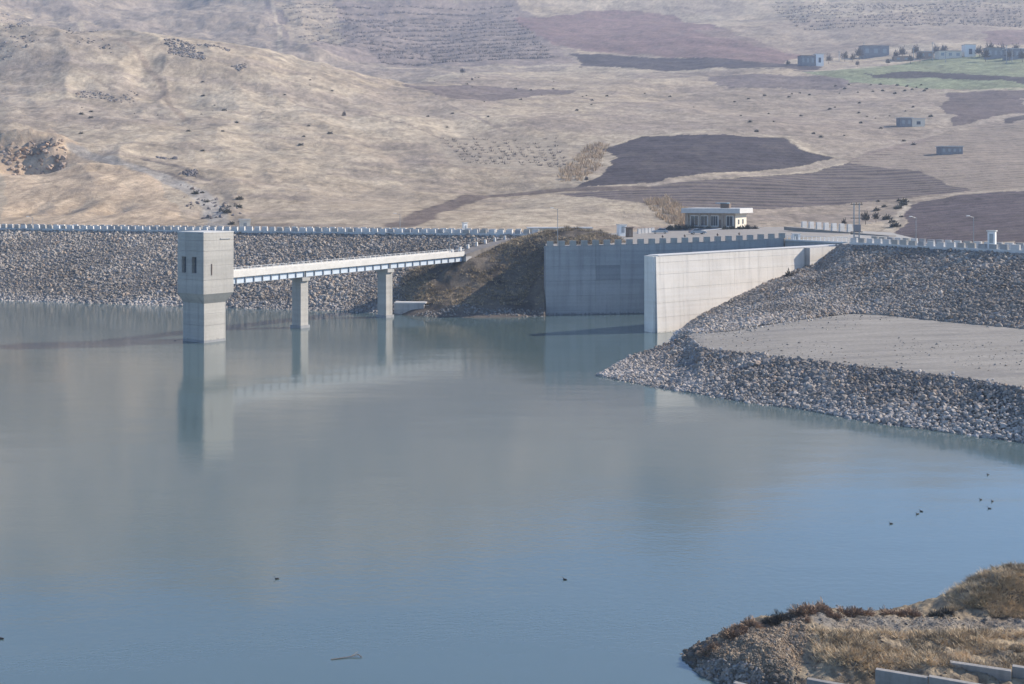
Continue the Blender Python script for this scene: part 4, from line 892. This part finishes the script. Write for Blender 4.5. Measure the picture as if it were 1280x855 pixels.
# transformer frame
p = PD(1067.5, 303, 262); e = empty('transformer_frame', (p.x, p.y, 15.5), 'twin pole frame carrying a blue grey transformer by the short dam crest', 'transformer')
for dx in (0, 1.15):
    mb = MB(); mb.tube((p.x+dx, p.y, 14.5), (p.x+dx, p.y, 24.6), .17, .12, 10); mb.build('pole', M_STEEL, e)
for z in (18.2, 21.2, 24.2):
    mb = MB(); mb.obox((p.x+.57, p.y), (1, 0), 2.6, .2, z, z+.18); mb.build('cross_arm', M_WOOD, e)
mb = MB(); mb.obox((p.x+.57, p.y-.5), (1, 0), 1.3, .9, 18.4, 19.9); mb.build('transformer', M_BLUEWALL, e)
mb = MB(); mb.obox((p.x+.57, p.y-.2), (1, 0), .9, .5, 15.4, 17.2); mb.build('switch_box', M_STEEL, e)
for k in range(3):
    mb = MB(); mb.tube((p.x-.5+k*1.05, p.y, 24.38), (p.x-.5+k*1.05, p.y, 24.75), .07, .05); mb.build('insulator', M_BROWN, e)

# ------------------------------------------------------------------ far buildings
def far_house(name, px, py, wpx, hpx, label, m1, m2, ang=.25, depth=.6, group=None, wings=(), porch=None, dmin=0, wins=3):
    p = hit(px, py, dmin); s = F/p.y; W_ = wpx/s; Hh = hpx/s; e = empty(name, (p.x, p.y, p.z), label, 'house' if name != 'farm_shed' else 'shed', group)
    ax = Vector((math.cos(ang), math.sin(ang))); nx = Vector((ax.y, -ax.x)); D = max(3, W_*depth)
    mb = MB(); mb.obox(p.xy-nx*D/2, ax, W_, D, p.z-2.5, p.z+Hh); mb.build('wall', m1, e)
    mb = MB(); mb.obox(p.xy-nx*D/2, ax, W_+.9, D+.9, p.z+Hh, p.z+Hh+.4); mb.build('roof', m2, e)
    for i in range(wins):
        q = p.xy+ax*(W_*((i+.5)/wins-.5)); mb = MB(); mb.obox(q+nx*.03, ax, W_/wins*.42, .1, p.z+Hh*.35, p.z+Hh*.75); mb.build('window', M_STEEL, e)
    for (dx, w2, h2, mw) in wings:
        c = p.xy+ax*(dx/s)-nx*(D*.35); mb = MB(); mb.obox(c, ax, w2/s, D*.8, p.z-2.5, p.z+h2/s); wg = mb.build('wing', mw, e)
        mb = MB(); mb.obox(c, ax, w2/s+.8, D*.8+.8, p.z+h2/s, p.z+h2/s+.4); mb.build('wing_roof', M_ROOFW, wg)
        mb = MB(); mb.obox(c+nx*(D*.4+.03), ax, w2/s*.3, .1, p.z+h2/s*.3, p.z+h2/s*.7); mb.build('wing_window', M_DARK, wg)
    return e
far_house('farm_shed', 1133, 159, 16, 11, 'small shed with dark end and pale lean-to on the stubble slope', M_BLUEWALL, M_ROOFW, .15, .7, wings=((16, 17, 10, M_CREAM),), wins=2)
far_house('farm_shed', 1190, 193, 28, 9.5, 'long grey shed with white roof in the striped field', M_BLUEWALL, M_ROOFW, .08, .5, wins=4)
far_house('village_house', 1010, 83, 18, 13, 'dark house with a white end block beside the green field', M_BLUEWALL, M_BRICK, .1, .7, wings=((15, 10, 15, M_WHITE),))
far_house('village_house', 1095, 72, 34, 14, 'wide blue grey house at the near end of the village', M_BLUEWALL, M_BLUEWALL, .1, .4)
far_house('village_house', 1188, 73, 30, 9, 'low cream village house with a taller white block', M_CREAM, M_BLUEWALL, .1, .4, wings=((26, 14, 17, M_WHITE),))
far_house('village_house', 1158, 74, 18, 9, 'small mud brick house between two larger village houses', M_BRICK, M_ROOFW, .0, .6, wins=2)
far_house('village_house', 1245, 74, 22, 14, 'blue grey village house behind bare trees at the field edge', M_BLUEWALL, M_BRICK, .05, .5)
far_house('village_house', 1272, 74, 26, 13, 'long blue walled village house at the far end of the green field', M_BLUEWALL, M_ROOFW, .1, .5)
far_house('village_house', 1128, 77, 20, 6, 'low mud brick outbuilding below the village houses', M_BRICK, M_BRICK, .0, .5, wins=2)
for i, (px, py, hp) in enumerate([(1080, 73, 20), (1142, 76, 16), (1166, 77, 24), (1182, 78, 14), (1258, 80, 24), (1265, 78, 18), (1049, 76, 12)]):
    p = hit(px, py); h = hp/F*p.y; e = empty('utility_pole', (p.x, p.y, p.z), 'thin utility pole standing among the far village houses', 'utility pole', 'utility poles in the village')
    mb = MB(); mb.tube(p-Vector((0, 0, 1)), p+Vector((0, 0, h)), .32, .22, 6); mb.build('pole', M_STEEL, e)
    mb = MB(); mb.obox(p.xy, (1, .1), 2.4, .25, p.z+h-1.2, p.z+h-.9); mb.build('cross_arm', M_STEEL, e)
# bare village trees
def tree(px, py, hpx, label, group, mat=M_ORCH, seed=1):
    p = hit(px, py); s = F/p.y; h = hpx/s; e = empty('bare_tree', tuple(p), label, 'tree', group)
    mb = MB(); mb.tube((p.x, p.y, p.z-1), (p.x, p.y, p.z+h*.5), h*.03, h*.018, 6)
    for k in range(5):
        a = k*1.256+seed; mb.tube((p.x, p.y, p.z+h*(.25+.05*k)), (p.x+math.cos(a)*h*.25, p.y+math.sin(a)*h*.25, p.z+h*(.6+.06*k)), h*.015, h*.006, 5)
    mb.build('trunk', M_WOOD, e)
    me = bush_mesh('crown', h*.38, h*.68, 240, seed, h*.02); o = link('crown', me, mat, e); o.location = (0, 0, h*.3)
for i, (px, py, hp) in enumerate([(1036, 80, 12), (1066, 78, 11), (1120, 76, 13), (1138, 80, 12), (1150, 78, 15), (1232, 77, 16), (1262, 76, 15), (1278, 78, 17), (985, 84, 9), (1072, 84, 8), (1110, 82, 9), (1056, 77, 13), (1074, 75, 16), (1128, 73, 15), (1170, 72, 16), (1180, 70, 14), (1224, 72, 15), (1238, 70, 18), (1252, 72, 17), (1270, 70, 16), (1144, 71, 14)]):
    tree(px, py, hp, 'hazy bare tree among the village houses', 'bare trees in the village', M_ORCH, i+1)
for i, (px, py, hp) in enumerate([(1082, 281, 17), (1095, 278, 13), (1055, 283, 10)]):
    tree(px, py, hp, 'dark leafless shrub tree on the slope behind the transformer frame', 'shrub trees behind the transformer', M_TWIGD, i+31)
for i, (px, py, hp) in enumerate([(578, 94, 9), (430, 148, 9), (590, 102, 5), (733, 228, 8)]):
    tree(px, py, hp, 'single bare tree on the open grass slope', 'lone trees on the slope', M_ORCH, i+51)

# ------------------------------------------------------------------ orchards, reeds, scrub and rocks on the hills
def orchard(poly, rows, colsn, h, name, label):
    A_, B_, C_, D_ = [hit(*p) for p in poly]; P = []
    for i in range(rows):
        for j in range(colsn):
            f, g = (i+.5)/rows, (j+.5)/colsn; x = (A_.x*(1-g)+B_.x*g)*(1-f)+(D_.x*(1-g)+C_.x*g)*f; y = (A_.y*(1-g)+B_.y*g)*(1-f)+(D_.y*(1-g)+C_.y*g)*f
            if RNG.random() < .86: P.append((x+RNG.normal(0, .5), y+RNG.normal(0, .9)))
    P = np.array(P); P = np.column_stack([P, ground(P[:, 0], P[:, 1])-.2]); n = len(P)
    o = tufts(name, P, RNG.uniform(.7, 1.2, n)*h, np.full(n, h*.9), 22, M_ORCH, lean=.8); tag(o, label, 'orchard', kind='stuff')
orchard([(420, 8), (640, 4), (700, 76), (480, 82)], 15, 44, 3.4, 'orchard', 'rows of small bare orchard trees on the far slope')
orchard([(350, 6), (418, 6), (470, 55), (395, 58)], 12, 14, 2.6, 'orchard', 'sparse young orchard rows beside the far hill track')
orchard([(960, 2), (1278, 2), (1278, 36), (1000, 38)], 11, 46, 3.2, 'orchard', 'bare orchard rows above the village')
orchard([(545, 172), (700, 172), (716, 212), (585, 205)], 10, 12, 1.6, 'orchard', 'young vines planted in rows on the slope beside the dark ploughed field')
def reed(pts, n, h, name, label, mat=M_REED, wid=1.0, blades=14):
    w_ = [hit(*p) for p in pts]; pl = [(v.x, v.y) for v in w_]; xs = [p[0] for p in pl]; ys = [p[1] for p in pl]
    x = RNG.uniform(min(xs), max(xs), n*3); y = RNG.uniform(min(ys), max(ys), n*3); m = inpoly(x, y, pl); x, y = x[m][:n], y[m][:n]
    o = tufts(name, np.column_stack([x, y, ground(x, y)-.1]), RNG.uniform(.6, 1.1, len(x))*h, np.full(len(x), wid), blades, mat); tag(o, label, 'reeds', kind='stuff')
reed([(806, 252), (835, 248), (860, 262), (862, 282), (845, 284), (822, 272)], 190, 2.1, 'reeds', 'orange dry reeds beside the office', wid=1.5)
reed([(700, 215), (735, 182), (760, 178), (752, 208), (722, 228), (690, 228)], 240, 2.4, 'reeds', 'orange dry reeds along the gully beside the dark ploughed field', wid=1.8)
def rocks(pts, n, s0, s1, name, label, c=(.21, .185, .17)):
    w_ = [hit(*p) for p in pts]; pl = [(v.x, v.y) for v in w_]; xs = [p[0] for p in pl]; ys = [p[1] for p in pl]
    x = RNG.uniform(min(xs), max(xs), n*6); y = RNG.uniform(min(ys), max(ys), n*6); m = inpoly(x, y, pl) & (fbm(x, y, 22, 3, 33) > 0.03); x, y = x[m][:n], y[m][:n]
    S = RNG.uniform(s0, s1, len(x))*np.where(RNG.random(len(x)) < .1, 1.6, 1)
    o = stone_pile(name, np.column_stack([x, y, ground(x, y)]), S, stone_colours(len(x), base=c), None); tag(o, label, 'rocks')
rocks([(0, 16), (90, 34), (140, 70), (0, 76)], 900, .4, 1.4, 'rock_outcrop', 'dark weathered rocks strewn below the ridge of the grass hill')
rocks([(205, 50), (330, 72), (300, 90), (210, 68)], 420, .4, 1.3, 'rock_outcrop', 'band of dark rocks on the shoulder of the grass hill')
rocks([(95, 108), (175, 118), (165, 132), (95, 122)], 120, .4, 1.0, 'rock_outcrop', 'short line of dark rocks halfway up the grass hill')
rocks([(0, 180), (85, 186), (80, 214), (0, 214)], 180, .5, 1.7, 'rock_outcrop', 'broken brown rocks in the bare cut on the hillside', (.30, .23, .18))
rocks([(165, 188), (255, 203), (245, 222), (165, 212)], 420, .4, 1.1, 'rock_outcrop', 'dark stony bank above the dirt road', (.17, .15, .145))
rocks([(225, 232), (300, 245), (300, 284), (280, 284), (230, 262)], 90, .35, .9, 'rock_outcrop', 'dark rocks beside the dirt road above the dam crest', (.19, .165, .155))
def shrubs(pts, n, r0, r1, label, mat=M_GREEN, seed=5):
    w_ = [hit(*p) for p in pts]; pl = [(v.x, v.y) for v in w_]; g = np.random.default_rng(seed); k = 0
    xs = [p[0] for p in pl]; ys = [p[1] for p in pl]; mes = [bush_mesh('hill_shrub', 1, .9, 170, seed+i, .07) for i in range(3)]
    for _ in range(4000):
        x, y = g.uniform(min(xs), max(xs)), g.uniform(min(ys), max(ys))
        if not inpoly(np.array([x]), np.array([y]), pl)[0]: continue
        o = link('hill_shrub', mes[k % 3], mat); s = g.uniform(r0, r1); o.location = (x, y, float(ground(x, y))-.1); o.scale = (s, s, s); tag(o, label, 'shrub', label); k += 1
        if k >= n: break
shrubs([(60, 115), (420, 95), (420, 200), (60, 175)], 26, .5, 1.5, 'small dark shrub dotted on the dry grass hill')
shrubs([(240, 240), (300, 240), (300, 282), (240, 282)], 9, .8, 1.9, 'dark shrub beside the dirt road above the dam crest', seed=9)
shrubs([(1085, 252), (1135, 250), (1120, 286), (1080, 290)], 14, .8, 1.9, 'dark shrub on the rough slope beside the dark field', seed=13)
shrubs([(500, 100), (900, 100), (860, 160), (520, 165)], 26, .7, 1.6, 'low shrub on the folded slope beyond the gully', seed=17)
shrubs([(900, 115), (1170, 110), (1160, 190), (930, 165)], 34, .7, 1.7, 'low shrub in the stubble around the small shed', seed=19)
shrubs([(1030, 104), (1175, 108), (1165, 118), (1040, 116)], 16, .9, 1.8, 'dark shrub along the edge of the green field', seed=23)
# shrubs in front of the office
for i, (s, t, r, m_) in enumerate([(-3.5, -4.5, 1.3, M_GREEN), (-1.2, -4.2, 1.5, M_GREEN), (1.0, -4.0, 1.4, M_GREEN), (3.2, -3.6, 1.3, M_GREEN), (5.3, -3.2, 1.1, M_GREEN), (7.2, -2.8, 1.0, M_GREEN), (13.0, -5.2, 1.2, M_GREEN), (15.0, -5.4, 1.4, M_GREEN), (17.2, -5.0, 1.2, M_GREEN), (18.4, -2.0, 1.6, M_TWIGD), (20.0, .5, 1.2, M_TWIGD)]):
    p = bq(s, t); o = link('garden_shrub', bush_mesh('garden_shrub', r, r*1.1, 420, 60+i, .09), m_); o.location = (p.x, p.y, 16.0); tag(o, 'dark garden shrub in front of the office', 'shrub', 'shrubs in front of the office')
# lone plant on the stones that shades the pale wall
p = on_wall(972, 346)+wn*3.2; o = link('wall_shrub', bush_mesh('wall_shrub', 1.5, 2.2, 260, 91, .09), M_TWIGD); o.location = (p.x, p.y, p.z-.6); tag(o, 'leafless dark shrub on the stones beside the pale wall', 'shrub')

# ------------------------------------------------------------------ ducks and driftwood
def duck_mesh():
    bm = bmesh.new()
    rings = [(-.30, .12, .015, .02), (-.24, .10, .05, .05), (-.12, .075, .10, .085), (.02, .07, .12, .10), (.14, .085, .10, .10), (.20, .14, .055, .075), (.22, .22, .04, .05), (.235, .28, .045, .05), (.27, .30, .045, .045), (.31, .295, .02, .018), (.37, .285, .018, .008)]
    prev = None; first = None
    for x, z, ry, rz_ in rings:
        vs = [bm.verts.new((x, math.cos(2*math.pi*i/8)*ry, z+math.sin(2*math.pi*i/8)*rz_)) for i in range(8)]
        if prev:
            for i in range(8): bm.faces.new((prev[i], prev[(i+1) % 8], vs[(i+1) % 8], vs[i]))
        else: bm.faces.new(vs[::-1])
        prev = vs
    bm.faces.new(prev); me = bpy.data.meshes.new('duck'); bm.to_mesh(me); bm.free()
    for p in me.polygons: p.use_smooth = True
    me.materials.append(M_DUCK); return me
dm = duck_mesh()
for i, (px, py) in enumerate([(1235, 593.7), (1226, 625), (1240.5, 627), (1236.7, 636), (1151.5, 639.6), (1146.8, 643), (1113.8, 655)]):
    o = link('duck', dm, None); o.location = V(px, py, -.01); o.rotation_euler.z = RNG.uniform(2.4, 3.9); o.scale = (.6,)*3; tag(o, 'dark duck in the loose flock swimming off the boulder revetment', 'duck', 'ducks swimming off the revetment')
for px, py, l in [(706, 725, 'single dark duck swimming alone on the blue open water'), (346, 724, 'lone dark duck in the brown reflection of the hill'), (219, 426, 'tiny dark bird on the water beside the intake tower'), (2, 799, 'dark duck on the water where the hill reflection meets the sky')]:
    o = link('duck', dm, None); o.location = V(px, py, -.01); o.rotation_euler.z = RNG.uniform(2.6, 3.6); o.scale = (.6,)*3; tag(o, l, 'duck')
p = V(436, 823, 0); e = empty('floating_branch', tuple(p), 'thin bent branch floating on the blue open water', 'branch')
mb = MB(); q = [p+Vector(v) for v in ((-1.0, -.2, .02), (-.5, -.05, .03), (.1, .15, .05), (.5, .3, .12), (.75, .1, .03))]
for a, b in zip(q[:-1], q[1:]): mb.tube(a, b, .03, .025, 6)
mb.build('stem', M_WOOD, e); mb = MB(); mb.tube(q[2], q[2]+Vector((.35, .5, .1)), .02, .01, 6); mb.build('twig', M_WOOD, e)

# ------------------------------------------------------------------ foreground: concrete walls, stones, grass, bushes
def fwall(px0, py0, px1, py1, z, th, label, zb=-1.2, z2=None):
    a = V(px0, py0, z); b = V(px1, py1, z if z2 is None else z2); e = empty('concrete_wall', (a.x, a.y, z-1.5), label, 'wall')
    mb = MB(); d = (b-a).xy.normalized(); nn = Vector((-d.y, d.x, 0))
    mb.seg(a+nn*th/2, b+nn*th/2, th, z-zb); o = mb.build('wall_body', M_BLOCK, e, .02); return e
fwall(1094, 837, 1160, 848, 1.75, .34, 'short grey concrete wall end standing over the dark gully')
fwall(1161, 846, 1262, 864, 1.85, .34, 'second grey concrete wall joined end on beyond the gully wall', z2=1.7)
fwall(1187, 828, 1264, 839.5, 1.85, .36, 'grey concrete wall set back among the straw grass')
fwall(1265, 833, 1345, 846, 1.95, .36, 'concrete wall beyond the set back wall, a little higher')
fwall(1008, 849, 1090, 864, 1.1, .34, 'low concrete wall across the mouth of the gully')
fwall(916, 853.5, 985, 872, .6, .34, 'lowest concrete wall at the foot of the gravel bank')
def scatter(poly, n, zl=.4):
    pl = fpx(poly); xs = [p[0] for p in pl]; ys = [p[1] for p in pl]
    x = RNG.uniform(min(xs), max(xs), n*4); y = RNG.uniform(min(ys), max(ys), n*4); m = inpoly(x, y, pl); x, y = x[m][:n], y[m][:n]
    P = np.column_stack([x, y, fore_z(x, y)]); return P[P[:, 2] > zl]
P = scatter([(858, 838, 0), (872, 822, .5), (905, 798, 1.25), (1005, 763, 2.3), (1008, 800, 1.6), (1000, 836, 1.2), (930, 838, .8)], 5200, .05); n = len(P)
o = stone_pile('gravel', P, RNG.uniform(.03, .085, n)*np.where(RNG.random(n) < .05, 2, 1), stone_colours(n, base=(.29, .23, .17)), None); tag(o, 'tan angular gravel on the bank above the water', 'gravel')
P = scatter([(1040, 772, 1.65), (1500, 772, 1.65), (1500, 790, 1.65), (1040, 790, 1.65)], 2600, .8); n = len(P)
o = stone_pile('road_gravel', P, RNG.uniform(.02, .06, n), stone_colours(n, base=(.26, .235, .205)), None); tag(o, 'fine grey gravel on the shore track', 'gravel')
P = scatter([(868, 838, 0), (884, 850, 0), (960, 876, 0), (960, 840, .9), (880, 826, .4)], 700, -.1); n = len(P)
o = stone_pile('bank_stones', P, RNG.uniform(.06, .2, n), stone_colours(n, base=(.26, .235, .21)), None); tag(o, 'brown stones at the waterline of the gravel bank', 'stones')
P = np.concatenate([scatter([(1012, 790, 1.65), (1290, 792, 1.65), (1420, 800, 1.65), (1420, 842, 1.6), (1180, 834, 1.6), (1060, 832, 1.6), (1020, 818, 1.55)], 4600, 1.1), scatter([(1180, 765, 1.65), (1200, 752, 2.1), (1290, 712, 3.6), (1400, 690, 4.6), (1400, 755, 2.6), (1200, 766, 1.7)], 4200, 1.3)])
k = fbm(P[:, 0], P[:, 1], 2.2, 3, 95); P = P[k > -.22]; n = len(P)
tag(tufts('straw_grass', P-np.array([0, 0, .03]), RNG.uniform(.12, .38, n), RNG.uniform(.18, .42, n), 11, M_STRAW, lean=.9), 'pale straw grass beside the shore track', 'grass', kind='stuff')
P = scatter([(1015, 792, 1.65), (1420, 796, 1.65), (1420, 845, 1.6), (1180, 836, 1.6), (1060, 834, 1.55)], 900, .9); k = fbm(P[:, 0], P[:, 1], 1.6, 3, 99); P = P[k > .06]; n = len(P)
tag(tufts('dry_weeds', P, RNG.uniform(.2, .45, n), RNG.uniform(.2, .45, n), 14, M_OLIVE, lean=.8), 'brown dry weeds between the straw grass', 'weeds', kind='stuff')
def wscatter(x0, x1, y0, y1, n, z0, z1):
    x = RNG.uniform(x0, x1, n); y = RNG.uniform(y0, y1, n); z = fore_z(x, y); m = (z > z0) & (z < z1); return np.column_stack([x, y, z])[m]
P = wscatter(22.5, 45, 70.8, 76, 5200, 1.85, 7); k = fbm(P[:, 0], P[:, 1], 1.8, 3, 160); n = len(P)
A1 = P[k > -.16]; tag(tufts('straw_grass', A1-np.array([0, 0, .03]), RNG.uniform(.12, .34, len(A1)), RNG.uniform(.18, .4, len(A1)), 10, M_STRAW, lean=.9), 'straw grass covering the hummock beside the shore track', 'grass', kind='stuff')
A2 = P[k <= -.14]; tag(tufts('dry_weeds', A2, RNG.uniform(.12, .3, len(A2)), RNG.uniform(.2, .4, len(A2)), 10, M_OLIVE, lean=.9), 'dark dry weeds on the hummock beside the shore track', 'weeds', kind='stuff')
P = wscatter(8.5, 15.5, 62.5, 71, 2600, -.12, .95); n = len(P)
o = stone_pile('mud_stones', P, RNG.gamma(3, .035, n).clip(.03, .24), stone_colours(n, base=(.15, .13, .11)), None); tag(o, 'dark wet stones along the muddy tip of the bank', 'stones')
P = wscatter(14, 45, 63, 72, 2200, .2, 2.4); n = len(P)
o = stone_pile('shore_litter', P, RNG.gamma(2.5, .025, n).clip(.02, .16), stone_colours(n, base=(.24, .205, .165)), None); tag(o, 'small brown stones strewn over the shore ground', 'stones')
rb = [bush_mesh('dry_bush', 1, .85, 700, 200+i, .028) for i in range(4)]
def fbush(px, py, d, r, mat, label, group, k):
    d = d+2.25; r = r*1.12; p = PD(px, py, d); z = float(fore_z(np.array([p.x]), np.array([p.y]))[0]); me = rb[k % 4]
    if mat.name not in me.name: me = me.copy(); me.materials.clear(); me.materials.append(mat)
    o = link('dry_bush', me, None); o.location = (p.x, p.y, z-.12); o.scale = (r, r, r*random.uniform(.8, 1.1)); o.rotation_euler.z = k*1.7; tag(o, label, 'bush', group)
red = [(884, 820, 66.3, .5), (893, 814, 66.6, .55), (903, 808, 66.9, .6), (914, 801, 67.2, .65), (926, 794, 67.6, .62), (938, 786, 67.9, .7), (949, 781, 68.2, .6), (1000, 762, 69.2, .65), (1012, 758, 69.4, .75), (1026, 757, 69.6, .75), (1040, 758, 69.8, .7), (1054, 760, 69.9, .7), (1068, 763, 70, .65), (1082, 765, 70, .62), (1096, 767, 70, .6), (1110, 768, 70.1, .6), (1124, 769, 70.2, .55), (1138, 769, 70.2, .55), (1152, 769, 70.3, .5), (1006, 770, 68.3, .45), (1045, 766, 69, .5)]
for i, (px, py, d, r) in enumerate([q for k, q in enumerate(red) if k % 4 != 2]): fbush(px, py, d, r, M_TWIGR, 'rusty brown dry bush along the crest of the near bank', 'rusty bushes along the bank crest', i)
for i, (px, py, d, r) in enumerate([(963, 772, 68.3, .5), (975, 768, 68.6, .55), (984, 766, 68.8, .45), (1172, 766, 69.8, .55), (1183, 764, 70, .5)]): fbush(px, py, d, r, M_TWIGD, 'dark leafless bush among rusty bushes on the near bank', 'dark bushes on the bank crest', i)
for i, (px, py, d, r) in enumerate([(998, 835, 61.5, .5), (1000, 850, 60, .6), (985, 853, 60.5, .45), (1275, 848, 59, .55), (1258, 850, 58.6, .5), (1110, 795, 64.5, .3), (1270, 800, 64, .45), (1276, 812, 63, .4)]): fbush(px, py, d, r, M_TWIGR if i in (1, 2, 3, 4) else M_OLIVE, 'low dry bush beside the concrete walls of the gully', 'bushes beside the concrete walls', i)
